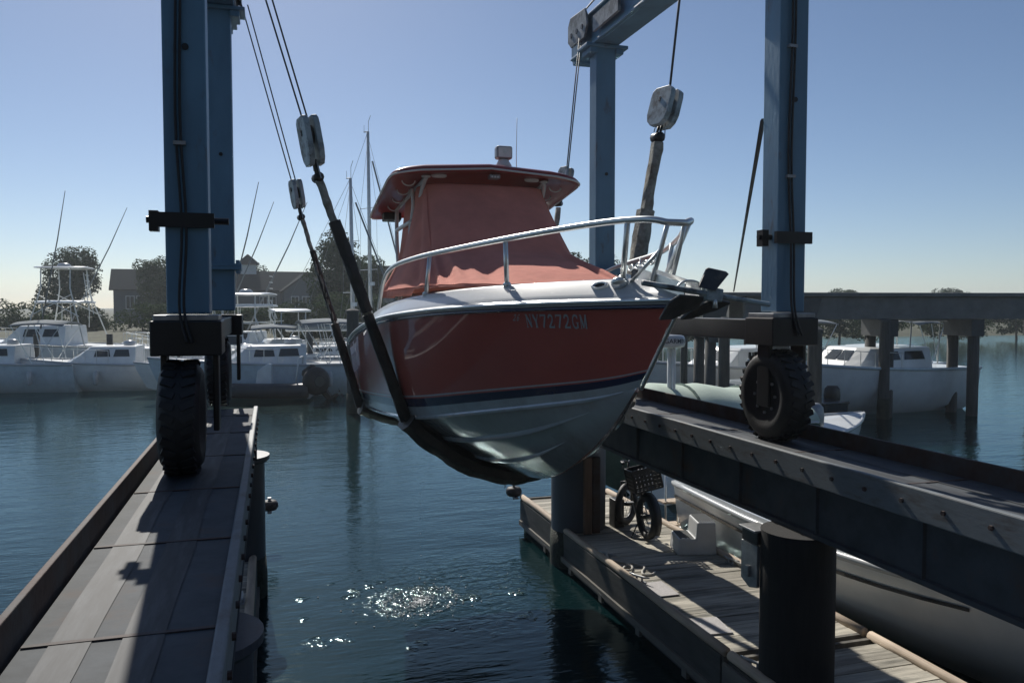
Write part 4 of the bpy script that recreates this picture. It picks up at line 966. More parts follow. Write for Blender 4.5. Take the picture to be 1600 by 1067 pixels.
mo = thing('motorboat', 'white motorboat moored beside the dock with swim ladder and outboard', 'boat', (6.42, 10.2, 0), R(180), None)
rows = add_hull(mo, 6.6, 2.2, .98, 'grey_boat', 'grey_boat', bowup=.22)
mb = MB()
for sg in (-1, 1): mb.loft([[mir(r[3].lerp(r[2], .42)+Vector((.012, 0, 0)), sg) for r in rows[:13]], [mir(r[3].lerp(r[2], .52)+Vector((.014, 0, 0)), sg) for r in rows[:13]]])
mb.build('side_stripe', 'dark_hull', mo)
mb = MB()
for sg in (-1, 1): mb.loft([[mir(r[3]+Vector((.0, 0, .01)), sg) for r in rows[:15]], [mir(r[3]+Vector((-.02, 0, .075)), sg) for r in rows[:15]], [mir(r[3]+Vector((-.16, 0, .085)), sg) for r in rows[:15]], [mir(r[3]+Vector((-.18, 0, -.03)), sg) for r in rows[:15]]])
mb.build('coaming', 'white_gel', mo, smooth=True, auto=40)
mb = MB()
for xx in (.80, 1.0):
    mb.tube([(xx, -.12, .15), (xx, -.12, 1.1)], .014, 6)
lad = mb.build('swim_ladder', 'stainless', mo, smooth=True)
for z in (.32, .66):
    mb = MB(); mb.rng(.76, 1.06, -.26, -.06, z, z+.03); mb.build('rung', 'edge_wood', lad, bevel=.006)
mb = MB(); mb.rng(-.8, .7, -.34, -.0, .20, .26); mb.build('swim_platform', 'grey_boat', mo, bevel=.02)
outboard(mo, .42, -.1, .72, .8, 'black_metal'); cabin(mo, 2.6, 4.4, 1.5, .98, 1.55, slope=.5)
mb = MB(); mb.tube([(.72, .18, .95), (.72, .16, 1.45)], .018, 6); mb.lathe([(.09, .60), (.085, .66), (.03, .80)], (.72, .14, .12), n=16); mb.build('rod_holder', 'black_metal', mo, smooth=True)

# ------------------------------------------------------------------ boats and pier on the right
def place(u_deg, depth): pass
rb = thing('centre_console_boat', 'boat half hidden behind the girder carrying a white radar dome on a pole', 'boat', (6.47, 13.0, 0), R(-74))
rows = add_hull(rb, 6.4, 2.3, .9, 'grey_boat'); hz = 2.74
mb = MB(); mb.tube([(-.10, .62, .9), (-.10, .62, hz)], .055, 12); mb.tube([(.02, .60, .9), (.02, .60, hz-.02)], .03, 8); mb.build('radar_pole', 'alu_white', rb, smooth=True)
mb = MB(); mb.lathe([(.20, 0), (.27, .02), (.285, .08), (.28, .17), (.25, .22), (.12, .25), (.02, .255)], (-.10, .60, hz), n=32); dome = mb.build('radar_dome', 'white_gel', rb, smooth=True)
# lettering wrapped on the dome, seen from the slip
def text_mesh(txt, size):
    cu = bpy.data.curves.new('t', 'FONT'); cu.body = txt; cu.size = size; cu.align_x = 'CENTER'; cu.offset = .012*size
    o = bpy.data.objects.new('t', cu); col.objects.link(o); dg = bpy.context.evaluated_depsgraph_get(); me = bpy.data.meshes.new_from_object(o.evaluated_get(dg))
    bpy.data.objects.remove(o); return me
me = text_mesh('GARMIN', .115)
cdir = (Vector((0, 0, 0))-Vector((6.9, 12.9, 0))).normalized()
inv = Matrix.Rotation(R(74), 3, 'Z')
a0 = math.atan2(cdir.y, cdir.x)+R(26)
mb = MB(); 
for v in me.vertices:
    a = a0+v.co.x*1.0/.287
    wv = Vector((math.cos(a)*.2885, math.sin(a)*.2885, v.co.y+.09)); lv = inv @ wv; mb.v.append(Vector((-.10, .60, hz))+lv)
for p in me.polygons: mb.face(list(p.vertices))
mb.build('dome_lettering', 'navy_text', dome)

cb = thing('covered_boat', 'small boat under a pale green canvas cover behind the girder', 'boat', (9.75, 13.3, 0), R(84))
rows = add_hull(cb, 4.6, 1.9, 1.35, 'green_canvas')
mb = MB(); crow = []
for j, r in enumerate(rows):
    u = j/(len(rows)-1); hgt = .62*math.sin(math.pi*min(1, .12+u*.86))**.6; b = r[3].x+.05
    crow.append([Vector((b*math.sin(math.pi/2*f), r[3].y*1.02-.04, r[3].z-.02+hgt*math.cos(math.pi/2*f)**1.0*(1+.05*math.sin(j*2.1)))) for f in [-1+k/6 for k in range(13)]])
mb.loft(crow); mb.build('canvas_top', 'teal_canvas', cb, smooth=True)
mb = MB()
for sg in (-1, 1): mb.loft([[mir(Vector((r[3].x+.05+.02*math.sin(j*1.7), r[3].y*1.02-.04, r[3].z)), sg) for j, r in enumerate(rows)], [mir(Vector((r[3].x+.04-.03*math.sin(j*1.3), r[3].y*1.01-.04, r[3].z-.28-.12*math.sin(j*1.9)**2)), sg) for j, r in enumerate(rows)]])
mb.build('canvas_skirt', 'green_canvas', cb, smooth=True)
for j in (4, 8, 11, 13):
    mb = MB(); mb.tube([p+Vector((0, 0, .012)) for p in crow[j]], .028, 5); mb.build('tie_strap', 'green_canvas', cb)
outboard(cb, 0, -.3, 1.1, 1., 'galv')

db = thing('workboat', 'low dark hulled workboat behind the covered boat', 'boat', (14.6, 18.6, 0), R(95))
rows = add_hull(db, 5.8, 2.1, .95, 'dark_hull', 'dark_hull', stripe='dark_hull'); cabin(db, 1.6, 3.4, 1.4, .95, 1.5, 'grey_canvas'); rails(db, rows, .3, .85, .3)
outboard(db, 0, -.2, .8, 1.)
wb = thing('cabin_cruiser', 'white cabin cruiser with pulpit rail moored behind the timber piles', 'boat', (22.6, 22.3, 0), R(96))
rows = add_hull(wb, 8.6, 2.9, 1.45, 'grey_boat', stripe='bg_blue', bowup=.28); cabin(wb, 2.0, 5.6, 2.1, 1.45, 2.15, slope=.9); rails(wb, rows, .45, .97, .5); hardtop(wb, 1.2, 3.2, 2.0, 1.6, 3.0)

pier = thing('concrete_pier', 'grey concrete pier on dark piles behind the boats at right', 'pier', (22, 22, 0))
off = (22, 22, 0)
def prot(x, y): return (13.2+x, 21.3-.18*x+y)
ROT = Matrix.Rotation(math.atan(-.18), 3, 'Z')
def pbox(mb, x0, x1, y0, y1, z0, z1):
    mb.box(Vector((12.0, 22.4, 0))+ROT @ Vector(((x0+x1)/2, (y0+y1)/2, (z0+z1)/2)), (x1-x0, y1-y0, z1-z0), ROT)
mb = MB(); pbox(mb, .2, 26, -.9, .9, 3.80, 3.92); mb.build('deck_slab', 'concrete', pier, off=off, bevel=.02)
mb = MB(); pbox(mb, 2.0, 26, -.75, -.55, 3.10, 3.798); pbox(mb, 2.0, 26, .55, .75, 3.10, 3.798); mb.build('edge_beam', 'concrete', pier, off=off)
for k in range(9):
    x = 1.0+k*2.9
    mb = MB(); pbox(mb, x-.22, x+.22, -.7, .7, 2.55, 3.09); mb.build('pile_cap', 'concrete_dark', pier, off=off, bevel=.02)
    for yy in (-.5, .5):
        c = Vector((12.0, 22.4, 0))+ROT @ Vector((x, yy, 0)); mb = MB(); mb.lathe([(.17, -1.5), (.17, 2.56)], c, n=14); mb.build('pier_pile', 'wood_pile', pier, smooth=True, off=off)
    if k > 1: continue
    mb = MB(); o_ = Vector((12.0, 22.4, 0))+ROT @ Vector((x-.5, -.74, 2.4)); mb.prism([(0, 1.35), (1.0, 1.35), (.62, 0), (.38, 0)], o_, ROT @ Vector((1, 0, 0)), (0, 0, 1), ROT @ Vector((0, -1, 0)), .10); mb.build('haunch_plate', 'concrete_dark', pier, off=off)
for i, (x, y, r, z, lb) in enumerate(((9.55, 17.3, .085, 3.2, 'slim dark timber pile left of the covered boat'), (11.2, 18.2, .15, 3.1, 'timber pile below the pier end'), (10.9, 15.4, .20, 3.3, 'thick dark timber pile behind the covered boat'), (12.2, 15.9, .17, 2.9, 'grey timber pile right of the thick dark pile'), (18.2, 20.4, .16, 3.0, 'timber pile beyond the white cruiser'), (2.55, 26.6, .20, 3.3, 'dark timber pile standing in the water behind the red stern'), (-9.5, 21, .17, 3.0, 'lone timber pile in the open water at far left'))):
    t = thing('timber_pile', lb, 'pile', (x, y, -1.5), 0, 'timber mooring piles')
    mb = MB(); mb.lathe([(r*1.08, 0), (r, z*.6+1.5), (r*.95, z+1.5)], (0, 0, 0), n=16); mb.build('post', 'wood_pile', t, smooth=True, auto=40)
    mb = MB(); mb.lathe([(r*1.07+.004, 1.2), (r*1.07+.02, 1.5), (r*1.06+.016, 1.9), (r*1.05+.002, 2.15)], (0, 0, 0), n=16); mb.build('weed_band', 'weed', t, smooth=True)
    mb = MB(); mb.lathe([(r*1.05, z+1.5), (r*1.1, z+1.56), (r*.5, z+1.62)], (0, 0, 0), n=16); mb.build('cap', 'concrete_dark', t)

# ------------------------------------------------------------------ boats on the left
def at(u, depth, z=0.):    # bearing (degrees right of the slip axis) and distance along the view axis -> ground point
    a = R(u); return (math.sin(a)*depth/math.cos(a-PSI), math.cos(a)*depth/math.cos(a-PSI), z)
ib = thing('inflatable_boat', 'dark inflatable tender with black outboard moored at left', 'boat', at(2.6, 30), R(80), 'boats moored along the far dock')
mb = MB(); mb.tube(bez([(-.8, 0, .42), (-.82, 1.5, .42), (-.8, 3.0, .46), (-.45, 3.9, .55), (0, 4.15, .6), (.45, 3.9, .55), (.8, 3.0, .46), (.82, 1.5, .42), (.8, 0, .42)], 5), .27, 12); mb.build('tube', 'tube_grey', ib, smooth=True)
mb = MB(); mb.rng(-.6, .6, .1, 3.6, .2, .42); mb.build('floor', 'grey_boat', ib); mb = MB(); mb.rng(-.62, .62, -.02, .06, .1, .8); mb.build('transom', 'grey_boat', ib)
mb = MB(); mb.prism([(0, 0), (.6, 0), (.5, .7), (.15, .95), (0, .95)], (-.3, 1.4, .42), (0, 1, 0), (0, 0, 1), (1, 0, 0), .6); mb.build('console', 'grey_boat', ib, bevel=.03)
mb = MB(); mb.tube([(-.6, .5, .5), (-.6, .35, 1.6), (.6, .35, 1.6), (.6, .5, .5)], .03, 8); mb.build('arch', 'alu_white', ib, smooth=True)
outboard(ib, 0, -.15, .62, 1.3, 'black_metal', R(-38))
fl = thing('round_fender', 'big black round fender beside the inflatable tender', 'fender', at(2.95, 29.4, .75), 0)
mb = MB(); mb.lathe([(.05, -.28), (.35, -.26), (.50, -.12), (.53, 0), (.50, .12), (.35, .26), (.05, .28)], (0, 0, 0), 'y', 28); mb.build('body', 'rubber', fl, smooth=True)
mb = MB(); mb.lathe([(.20, -.285), (.22, -.27)], (0, 0, 0), 'y', 20); mb.build('face_plate', 'dark_hull', fl)
fl.rotation_euler = (0, R(8), R(25))

def sportfish(name, label, loc, rz, L_=10, B_=3.6, H_=1.5, tower=True, m='grey_boat', grp='boats moored along the far dock', outr=True, th_=3.9):
    t = thing(name, label, 'boat', loc, rz, grp); rows = add_hull(t, L_, B_, H_, m, bowup=.32)
    cabin(t, L_*.28, L_*.68, B_*.72, H_, H_+1.0, slope=1.2); rails(t, rows, .5, .97, .6)
    hardtop(t, L_*.22, L_*.46, B_*.66, H_+.9, H_+2.15)
    if tower:
        zt_ = H_+th_; y0, y1 = L_*.26, L_*.42
        for sg in (-1, 1):
            for ya, yb in ((L_*.16, y0), (L_*.50, y1)):
                mb = MB(); mb.tube([(sg*B_*.42, ya, H_), (sg*B_*.27, yb, zt_-1.0), (sg*B_*.25, yb, zt_)], .035, 6); mb.build('tower_leg', 'alu_white', t, smooth=True)
            mb = MB(); mb.tube([(sg*B_*.36, L_*.2, H_+1.5), (sg*B_*.28, L_*.44, zt_-1.3)], .022, 6); mb.tube([(sg*B_*.36, L_*.47, H_+1.5), (sg*B_*.28, L_*.25, zt_-1.3)], .022, 6); mb.build('tower_brace', 'alu_white', t)
        for k in range(7):
            z = H_+1.9+k*.28; mb = MB(); mb.tube([(B_*.10, L_*.22, z), (-B_*.02, L_*.22, z)], .018, 5); mb.build('ladder_rung', 'alu_white', t)
        mb = MB(); mb.tube([(B_*.10, L_*.20, H_+1.6), (B_*.10, L_*.23, zt_-.2)], .02, 5); mb.tube([(-B_*.02, L_*.20, H_+1.6), (-B_*.02, L_*.23, zt_-.2)], .02, 5); mb.build('ladder_rail', 'alu_white', t)
        hardtop(t, L_*.22, L_*.46, B_*.62, zt_-.6, zt_, legs=False, th=.05)
        mb = MB(); mb.lathe([(.3, 0), (.32, .08), (.2, .18), (.02, .2)], (0, L_*.34, zt_+.1), n=18); mb.build('radar_dome', 'white_gel', t, smooth=True)
    if outr:
        for sg in (-1, 1):
            mb = MB(); mb.tube([(sg*B_*.40, L_*.4, H_+.9), (sg*(B_*.4+1.3), L_*.22, H_+5.2), (sg*(B_*.4+1.9), L_*.14, H_+7.4)], [.045, .03, .015], 6); mb.build('outrigger', 'wire', t, smooth=True)
    return t
sportfish('sportfishing_boat', 'white sportfishing boat with tall tuna tower and ladder', at(2.9, 37), R(70), 9.5, 3.4, 1.3, th_=2.7)
sportfish('flybridge_boat', 'smaller white boat with pale hardtop left of the tuna tower', at(-.6, 37), R(60), 7.5, 2.8, 1.3, tower=False)
def cruiser(label, loc, rz, L_, m, canvas='grey_canvas', top=True, group='boats moored along the far dock'):
    t = thing('motor_cruiser', label, 'boat', loc, rz, group); B_ = L_*.33; H_ = L_*.155
    rows = add_hull(t, L_, B_, H_, m, bowup=.3, stripe='white_gel'); cabin(t, L_*.30, L_*.72, B_*.74, H_, H_+.75, slope=1.1); rails(t, rows, .45, .97, .55)
    if top:
        zt_ = H_+1.55
        mb = MB(); mb.loft([[Vector((B_*.40*f, L_*(.05+.27*k/4), zt_+.16*(1-f*f)+.07*math.sin(math.pi*k/4))) for f in [-1+j/5 for j in range(11)]] for k in range(5)]); o = mb.build('canvas_top', canvas, t, smooth=True); o.modifiers.new('t', 'SOLIDIFY').thickness = .02
        for sg in (-1, 1):
            for yy, yt in ((.20, .06), (.20, .31), (.14, .19)):
                mb = MB(); mb.tube([(sg*B_*.42, L_*yy, H_), (sg*B_*.39, L_*yt, zt_+.01)], .016, 5); mb.build('canopy_bow', 'stainless', t)
    mb = MB(); mb.lathe([(.22, 0), (.25, .05), (.22, .16), (.03, .2)], (0, L_*.36, H_+.8 if not top else H_+.8), n=16); mb.build('radar_dome', 'white_gel', t, smooth=True)
    for sg in (-1, 1):
        for yy in (.2, .5): 
            mb = MB(); mb.lathe([(.03, -.32), (.1, -.26), (.11, 0), (.1, .2), (.03, .26)], (sg*(B_*.5+.1), L_*yy, H_*.6), n=10); mb.build('fender', 'white_gel', t, smooth=True)
    return t
cruiser('blue-grey cabin cruiser with windows just left of the red stern', at(6.2, 32.5), R(96), 8.0, 'bg_blue')
cruiser('white cruiser with canvas top behind the inflatable tender', at(2.2, 33.0), R(88), 6.5, 'grey_boat')
cruiser('white cruiser moored left of the flybridge boat', at(-5, 34), R(85), 7.0, 'grey_boat', top=False)
cruiser('blue-grey cruiser at the far left of the harbour', at(-11.5, 33), R(80), 7.5, 'bg_blue')
cruiser('white cruiser with dark canvas at the far right beyond the pier', at(44, 33), R(110), 8, 'grey_boat')
sportfish('sportfishing_boat', 'sportfishing boat with tower at the far left of the harbour', at(-9, 41), R(75), 9.0, 3.3, 1.5)
sportfish('flybridge_boat', 'white boat with pale hardtop in front of the tuna tower', at(4.6, 35), R(100), 6.4, 2.5, 1.1, tower=False, outr=False)
cruiser('white cruiser with dark canvas just behind the round fender', at(5.3, 38), R(78), 7.2, 'grey_boat')
cruiser('white cruiser half hidden behind the tuna tower boat', at(1.0, 40), R(100), 7.6, 'grey_boat', top=False)
cruiser('white cruiser moored right of the white cabin cruiser with pulpit', at(38, 30), R(100), 8.4, 'grey_boat')
# bow console boat pieces near the tender
# far dock the boats lie against
fd = thing('far_dock', 'low dock behind the moored boats on the left', 'dock', at(2, 36))
mb = MB(); mb.rng(-24, 9, -.8, .8, .3, .55); mb.build('deck', 'plank', fd)
for k in range(12):
    mb = MB(); mb.lathe([(.14, -1.5), (.13, 2.3)], (-22+k*2.8, .9, 0), n=10); mb.build('dock_pile', 'wood_pile', fd, smooth=True)
# sailboats
def sailboat(label, loc, rz, Hm, L_=9):
    t = thing('sailboat', label, 'sailboat', loc, rz, 'sailboats behind the red boat'); rows = add_hull(t, L_, 2.8, 1.1, 'grey_boat', bowup=.2); cabin(t, 2.2, 5.6, 1.6, 1.1, 1.5, slope=.6)
    rails(t, rows, .05, .97, .55)
    mb = MB(); mb.tube([(0, 5.2, 1.1), (0, 5.15, Hm*.6), (0, 5.1, Hm)], [.115, .105, .08], 10); mb.build('mast', 'mast', t, smooth=True)
    mb = MB(); mb.tube([(0, 5.1, 2.3), (0, 1.4, 2.35)], .065, 8); mb.build('boom', 'mast', t, smooth=True)
    mb = MB(); mb.tube([(0, 5.0, 2.44), (0, 3.2, 2.52), (0, 1.5, 2.44)], [.12, .15, .08], 8); mb.build('furled_mainsail', 'grey_canvas', t, smooth=True)
    for z in (.42, .68):
        mb = MB(); mb.tube([(-.75, 5.1, Hm*z), (.75, 5.1, Hm*z)], .02, 5); mb.build('spreader', 'mast', t)
    def wire(a, b, r=.010):
        mb = MB(); mb.tube([a, b], r, 4); mb.build('stay', 'wire', t)
    for sg in (-1, 1):
        wire((sg*1.3, 5.0, 1.2), (sg*.75, 5.1, Hm*.42)); wire((sg*.75, 5.1, Hm*.42), (sg*.7, 5.1, Hm*.68)); wire((sg*.7, 5.1, Hm*.68), (0, 5.1, Hm*.97)); wire((sg*1.25, 4.8, 1.2), (0, 5.1, Hm*.42))
    wire((0, .1, 1.2), (0, 5.1, Hm)); wire((0, 8.9, 1.5), (0, 5.15, Hm*.97), .012)
    mb = MB(); mb.tube([(0, 8.75, 1.7), (0, 5.4, Hm*.88)], .05, 6); mb.build('furled_jib', 'grey_canvas', t, smooth=True)
    mb = MB(); mb.tube([(0, 5.1, Hm), (-.35, 5.1, Hm+.02)], .03, 5); mb.tube([(-.33, 5.1, Hm), (-.33, 5.1, Hm+.4)], .012, 4); mb.tube([(.05, 5.1, Hm), (.06, 5.1, Hm+.55), (.25, 5.1, Hm+.85)], .014, 5); mb.build('masthead_gear', 'wire', t)
    mb = MB(); mb.box((.3, 5.05, Hm*.36), (.42, .1, .2)); mb.build('radar_reflector', 'mast', t)
    return t
sailboat('sailboat with the taller mast beside the red T-top', (at(6.6, 45)[0]-4.3, at(6.6, 45)[1]-2.7, 0), R(-58), 13.2)
sailboat('sailboat with the shorter mast left of the T-top', (at(5.4, 41)[0]-4.5, at(5.4, 41)[1]-2.4, 0), R(-62), 10.0)

# ------------------------------------------------------------------ house and trees
hs_ = thing('shingled_house', 'long grey shingled house with cupola behind the trees at left', 'house', (-4, 118, 1.2), R(6))
def gable(mb, x0, x1, y0, y1, ze, zr, along='x', ov=.5, mi=0):
    if along == 'x':
        ym = (y0+y1)/2; A = [(x0-ov, y0-ov, ze-.15), (x1+ov, y0-ov, ze-.15)]; Rg = [(x0-ov, ym, zr), (x1+ov, ym, zr)]; Bk = [(x0-ov, y1+ov, ze-.15), (x1+ov, y1+ov, ze-.15)]
    else:
        xm = (x0+x1)/2; A = [(x0-ov, y0-ov, ze-.15), (x0-ov, y1+ov, ze-.15)]; Rg = [(xm, y0-ov, zr), (xm, y1+ov, zr)]; Bk = [(x1+ov, y0-ov, ze-.15), (x1+ov, y1+ov, ze-.15)]
    mb.loft([A, Rg, Bk])
def pent(mb, x, y0, y1, z0, ze, zr):
    b = len(mb.v); mb.v += [Vector((x, y0, z0)), Vector((x, y1, z0)), Vector((x, y1, ze)), Vector((x, (y0+y1)/2, zr)), Vector((x, y0, ze))]; mb.face(range(b, b+5))
mb = MB(); mb.rng(-16, 22, 0, 9, -1, 4.6); pent(mb, -16.01, 0, 9, 4.6, 4.6, 7.2); pent(mb, 22.01, 0, 9, 4.6, 4.6, 7.2); mb.build('wall', 'siding', hs_)
mb = MB(); gable(mb, -16, 22, 0, 9, 4.7, 7.4); rf = mb.build('roof', 'shingle', hs_); rf.modifiers.new('t', 'SOLIDIFY').thickness = .2
for x0, x1, zr in ((-8, -1.5, 7.0), (5.5, 11.5, 6.9)):
    mb = MB(); mb.rng(x0, x1, -2.5, .1, -1, 4.4); b = len(mb.v); mb.v += [Vector((x0, -2.51, 4.4)), Vector((x1, -2.51, 4.4)), Vector(((x0+x1)/2, -2.51, zr-.2))]; mb.face((b, b+1, b+2)); mb.build('gable_wall', 'siding', hs_)
    mb = MB(); gable(mb, x0, x1, -2.5, 4, 4.5, zr, 'y'); g = mb.build('gable_roof', 'shingle', hs_); g.modifiers.new('t', 'SOLIDIFY').thickness = .2
mb = MB(); mb.rng(.2, 2.4, 3.5, 5.5, 6.9, 8.3); cu_ = mb.build('cupola', 'trim', hs_)
mb = MB(); mb.loft([[Vector((1.3+1.6*g*x, 4.5+1.5*g*y, 8.3+h)) for x, y in ((-1, -1), (1, -1), (1, 1), (-1, 1))] for g, h in ((1, 0), (.55, .75), (.05, 1.5))], True, True); mb.build('cupola_roof', 'shingle', cu_)
for i, x in enumerate((-14, -12.7, -6.2, -4.6, -3.1, 3, 4.2, 7, 8.5, 10, 14, 16, 18)):
    fy = -2.5 if (-8 < x < -1.5 or 5.5 < x < 11.5) else 0
    mb = MB(); mb.rng(x-.55, x+.55, fy-.06, fy+.02, 1.9, 3.7); wn = mb.build('window', 'trim', hs_)
    mb = MB(); mb.rng(x-.45, x-.04, fy-.075, fy-.05, 2.0, 3.6); mb.rng(x+.04, x+.45, fy-.075, fy-.05, 2.0, 3.6); mb.build('pane', 'window', wn)
h2 = thing('low_house', 'grey low roofed house seen between the sailboat masts', 'house', (24, 128, 1.2), R(-10))
mb = MB(); mb.rng(-14, 14, 0, 9, -1, 5); pent(mb, -14.01, 0, 9, 5, 5, 8.6); pent(mb, 14.01, 0, 9, 5, 5, 8.6); mb.build('wall', 'siding', h2)
mb = MB(); gable(mb, -14, 14, 0, 9, 5.1, 9.0); g = mb.build('roof', 'shingle', h2); g.modifiers.new('t', 'SOLIDIFY').thickness = .2
for x in (-10, -7, -3, 1, 5, 9):
    mb = MB(); mb.rng(x-.55, x+.55, -.06, .02, 1.9, 3.7); wn = mb.build('window', 'trim', h2); mb = MB(); mb.rng(x-.45, x+.45, -.075, -.05, 2.0, 3.6); mb.build('pane', 'window', wn)

def crown_mesh(name, m, blobs, nleaf, size, seed):
    rnd = random.Random(seed); mb = MB()
    tot = sum(b[1]*b[2]*b[3] for b in blobs)
    for (c, rx, ry, rz_) in blobs:
        n = int(nleaf*rx*ry*rz_/tot)
        for _ in range(n):
            d = Vector((rnd.gauss(0, 1), rnd.gauss(0, 1), rnd.gauss(0, 1))).normalized(); rr = rnd.uniform(.45, 1.05)**.6
            p = Vector(c)+Vector((d.x*rx, d.y*ry, d.z*rz_))*rr
            if noise.noise(p*.9+Vector((seed, 0, 0))) < -.22: continue
            nrm = (d+Vector((rnd.gauss(0, .6), rnd.gauss(0, .6), rnd.gauss(0, .6)+.3))).normalized(); a = nrm.orthogonal().normalized(); b2 = nrm.cross(a)
            th = rnd.uniform(0, 6.28); s = size*rnd.uniform(.6, 1.3); u_, v_ = (a*math.cos(th)+b2*math.sin(th))*s, (b2*math.cos(th)-a*math.sin(th))*s*.62
            b0 = len(mb.v); mb.v += [p-u_, p-v_*.9, p+u_, p+v_]; mb.face((b0, b0+1, b0+2, b0+3))
    me = bpy.data.meshes.new(name); me.from_pydata([tuple(v) for v in mb.v], [], mb.f); me.materials.append(M[m]); return me
def trunk_mesh(H_, r, seed):
    rnd = random.Random(seed); mb = MB(); mb.tube([(0, 0, -.6), (.05*H_*.1, 0, H_*.3), (-.02*H_, .02*H_, H_*.75)], [r, r*.75, r*.3], 8)
    for k in range(6):
        a = k*2.4; z = H_*(.25+.08*k); mb.tube([(0, 0, z), (math.cos(a)*H_*.12, math.sin(a)*H_*.12, z+H_*.12), (math.cos(a)*H_*.22, math.sin(a)*H_*.22, z+H_*.2)], [r*.4, r*.25, r*.1], 6)
    o = mb.build('trunk', 'bark'); me = o.data; bpy.data.objects.remove(o); return me
CR = []
rnd = random.Random(21)
for i in range(5):
    blobs = [((0, 0, .62), .30, .30, .30)]
    for k in range(9):
        a = rnd.uniform(0, 6.28); rr = rnd.uniform(.12, .34); z = rnd.uniform(.28, .88); g = rnd.uniform(.12, .22)*(1.15-.5*z)
        blobs.append(((rr*math.cos(a)*(1.2-.6*z), rr*math.sin(a)*(1.2-.6*z), z), g*1.15, g*1.15, g))
    B10 = [((c[0]*8, c[1]*8, c[2]*8), a*8, b*8, d*8) for c, a, b, d in blobs]
    CR.append((crown_mesh('crown', 'leaf_a' if i % 2 == 0 else 'leaf_b', B10, 15000, .125, i), trunk_mesh(6.5, .18, i)))
BU = []
for i in range(3):
    blobs = [((rnd.uniform(-1.8, 1.8), rnd.uniform(-1, 1), rnd.uniform(.6, 1.8)), rnd.uniform(.8, 1.4), rnd.uniform(.8, 1.2), rnd.uniform(.7, 1.2)) for _ in range(8)]
    BU.append(crown_mesh('crown', 'leaf_b' if i % 2 == 0 else 'leaf_a', blobs, 8000, .095, 40+i))
def tree(loc, sc, i, label, rz, group, sz=1.0):
    t = thing('tree', label, 'tree', loc, rz, group)
    c = bpy.data.objects.new('crown', CR[i][0]); col.objects.link(c); c.parent = t; c.scale = (sc*sz, sc*sz, sc)
    k = bpy.data.objects.new('trunk', CR[i][1]); col.objects.link(k); k.parent = t; k.scale = (sc, sc, sc)
def bush(loc, sc, i, label, rz, group):
    t = thing('shrub', label, 'shrub', loc, rz, group)
    c = bpy.data.objects.new('crown', BU[i]); col.objects.link(c); c.parent = t; c.scale = (sc*1.2, sc, sc)
    mb = MB(); mb.tube([(0, 0, -.8), (.1, 0, .9*sc)], [.1*sc, .05*sc], 6); mb.build('stem', 'bark', t)
tree(at(4.6, 80, 1.0), 1.28, 0, 'tall tree behind the left near sling, highest of the left shore', .4, 'trees on the left shore', .9)
tree(at(6.4, 84, 1.0), .98, 1, 'tree between the tall tree and the shorter mast', 1.9, 'trees on the left shore')
tree(at(-1.6, 128, 1.2), 1.18, 2, 'tree beside the left end of the shingled house', 2.2, 'trees on the left shore')
tree(at(-7, 96, 1.0), 1.1, 3, 'broad tree left of the shingled house', .9, 'trees on the left shore')
tree(at(-12, 90, 1.0), 1.25, 4, 'tallest tree near the left margin of the view', 4, 'trees on the left shore')
tree(at(22.2, 64, 1.0), .86, 2, 'tree behind the foot of the tall lift leg', 1.1, 'trees on the right shore', 1.1)
tree(at(25.2, 70, 1.0), .66, 3, 'small tree between the right sling and the tall leg', 3.3, 'trees on the right shore', 1.2)
tree(at(9.6, 82, 1.0), .85, 3, 'tree between the two masts', 2.7, 'trees on the left shore', 1.1)
k = 0
for u, dpt, sc in ((-14.5, 73, 1.2), (-11, 72, 1.1), (-8, 71, 1.15), (-5.2, 71, 1.1), (-2.6, 70, 1.0), (-.4, 71, 1.1), (1.6, 70, 1.05), (3.3, 71, 1.3), (4.8, 70, 1.5), (6.5, 70, 1.45), (8.2, 71, 1.2), (10.2, 71, 1.25), (12.5, 71, 1.2), (15, 71, 1.1)):
    bush(at(u, dpt, .7), sc, k % 3, 'rounded shrub in the row along the left shore', k*1.3, 'shrubs along the left shore'); k += 1
for u, dpt, sc in ((18.5, 68, 1.25), (21, 68, 1.2), (23.5, 69, 1.15), (26, 69, 1.1), (28.2, 70, 1.2), (30.5, 70, 1.25), (33, 71, 1.15), (36, 72, 1.2), (39, 74, 1.3), (42, 76, 1.3), (45.5, 80, 1.3), (49, 84, 1.3)):
    bush(at(u, dpt, .7), sc, k % 3, 'rounded shrub in the row along the right shore', k*1.1, 'shrubs along the right shore'); k += 1
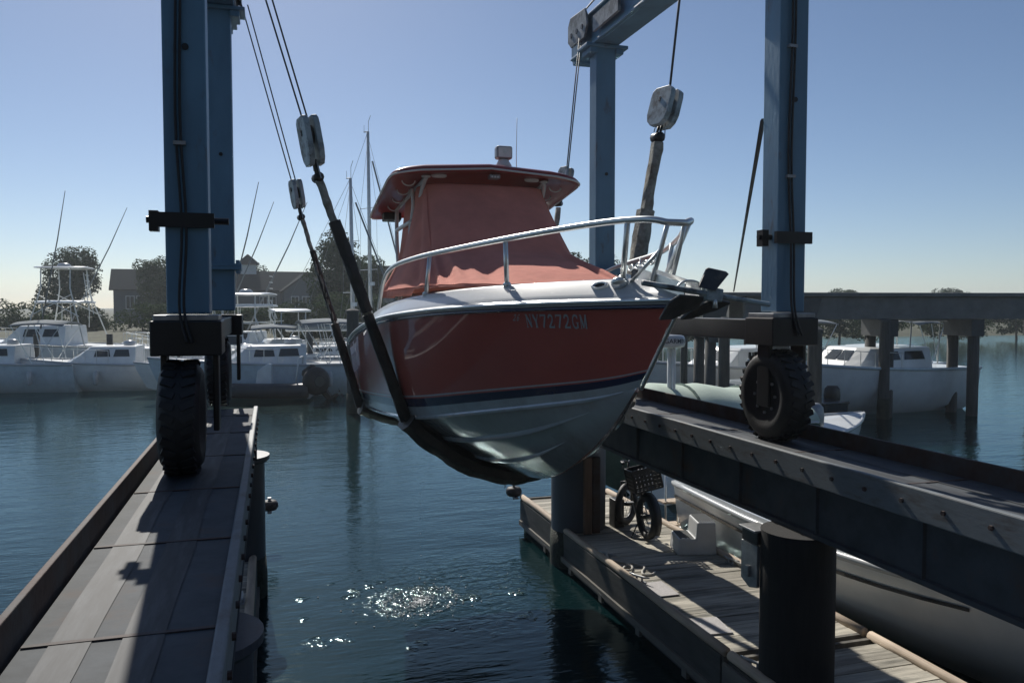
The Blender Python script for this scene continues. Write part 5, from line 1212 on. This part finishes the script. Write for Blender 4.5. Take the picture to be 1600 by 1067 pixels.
for j in range(16):
    u = 27+j*1.55; tree(at(u, 150+6*math.sin(j*2.1), 1.0), .62+.14*math.sin(j*1.7), j % 5, 'distant tree in the low treeline on the right', j, 'trees of the far treeline', 1.7)

# foam and drops under the hull; white flecks also stand in for sun glints
rnd = random.Random(77); mb = MB()
for k in range(420):
    a = rnd.uniform(0, 2*math.pi); q = abs(rnd.gauss(0, .5)); ring_ = rnd.random() < .3
    if ring_: q = rnd.uniform(.82, .98)
    x, y = 1.66+.50*q*math.cos(a)+.10*math.sin(a)*q, 9.28+.46*q*math.sin(a); rr = rnd.uniform(.004, .009)
    if rnd.random() < .16: x += rnd.gauss(0, .45); y += rnd.gauss(0, .35)
    b = len(mb.v); n = 6
    for zz, g in ((-.3, .8), (.35, 1.), (.9, .45)):
        mb.v += [Vector((x+rr*1.5*g*math.cos(2*math.pi*j/n), y+rr*g*math.sin(2*math.pi*j/n), .004+rr*zz)) for j in range(n)]
    for i in range(2):
        for j in range(n): mb.face((b+i*n+j, b+i*n+(j+1) % n, b+(i+1)*n+(j+1) % n, b+(i+1)*n+j))
    mb.face([b+2*n+j for j in range(n)])
for k in range(9):      # drops still falling from the sling
    z = .25+k*.16+rnd.uniform(-.05, .05); mb.tube([(1.72+rnd.uniform(-.01, .01), 9.6, z), (1.72, 9.6, z+.012)], .0035, 5)
tag(mb.build('splash_foam', 'foam', smooth=True), 'white foam and drops where water drips off the red boat, partly in place of sun glints', 'foam', kind='stuff')

# ------------------------------------------------------------------ sea haze
m = bpy.data.materials.new('sea_haze'); m.use_nodes = True; t = m.node_tree
for n in list(t.nodes):
    if n.type != 'OUTPUT_MATERIAL': t.nodes.remove(n)
v = t.nodes.new('ShaderNodeVolumePrincipled'); v.inputs['Color'].default_value = (.86, .93, .97, 1); v.inputs['Density'].default_value = .0007; v.inputs['Anisotropy'].default_value = .25
t.links.new(v.outputs[0], [n for n in t.nodes if n.type == 'OUTPUT_MATERIAL'][0].inputs['Volume'])
mb = MB(); mb.rng(-620, 820, -80, 970, -4.0, 17.0); tag(mb.build('haze', m), kind='stuff')
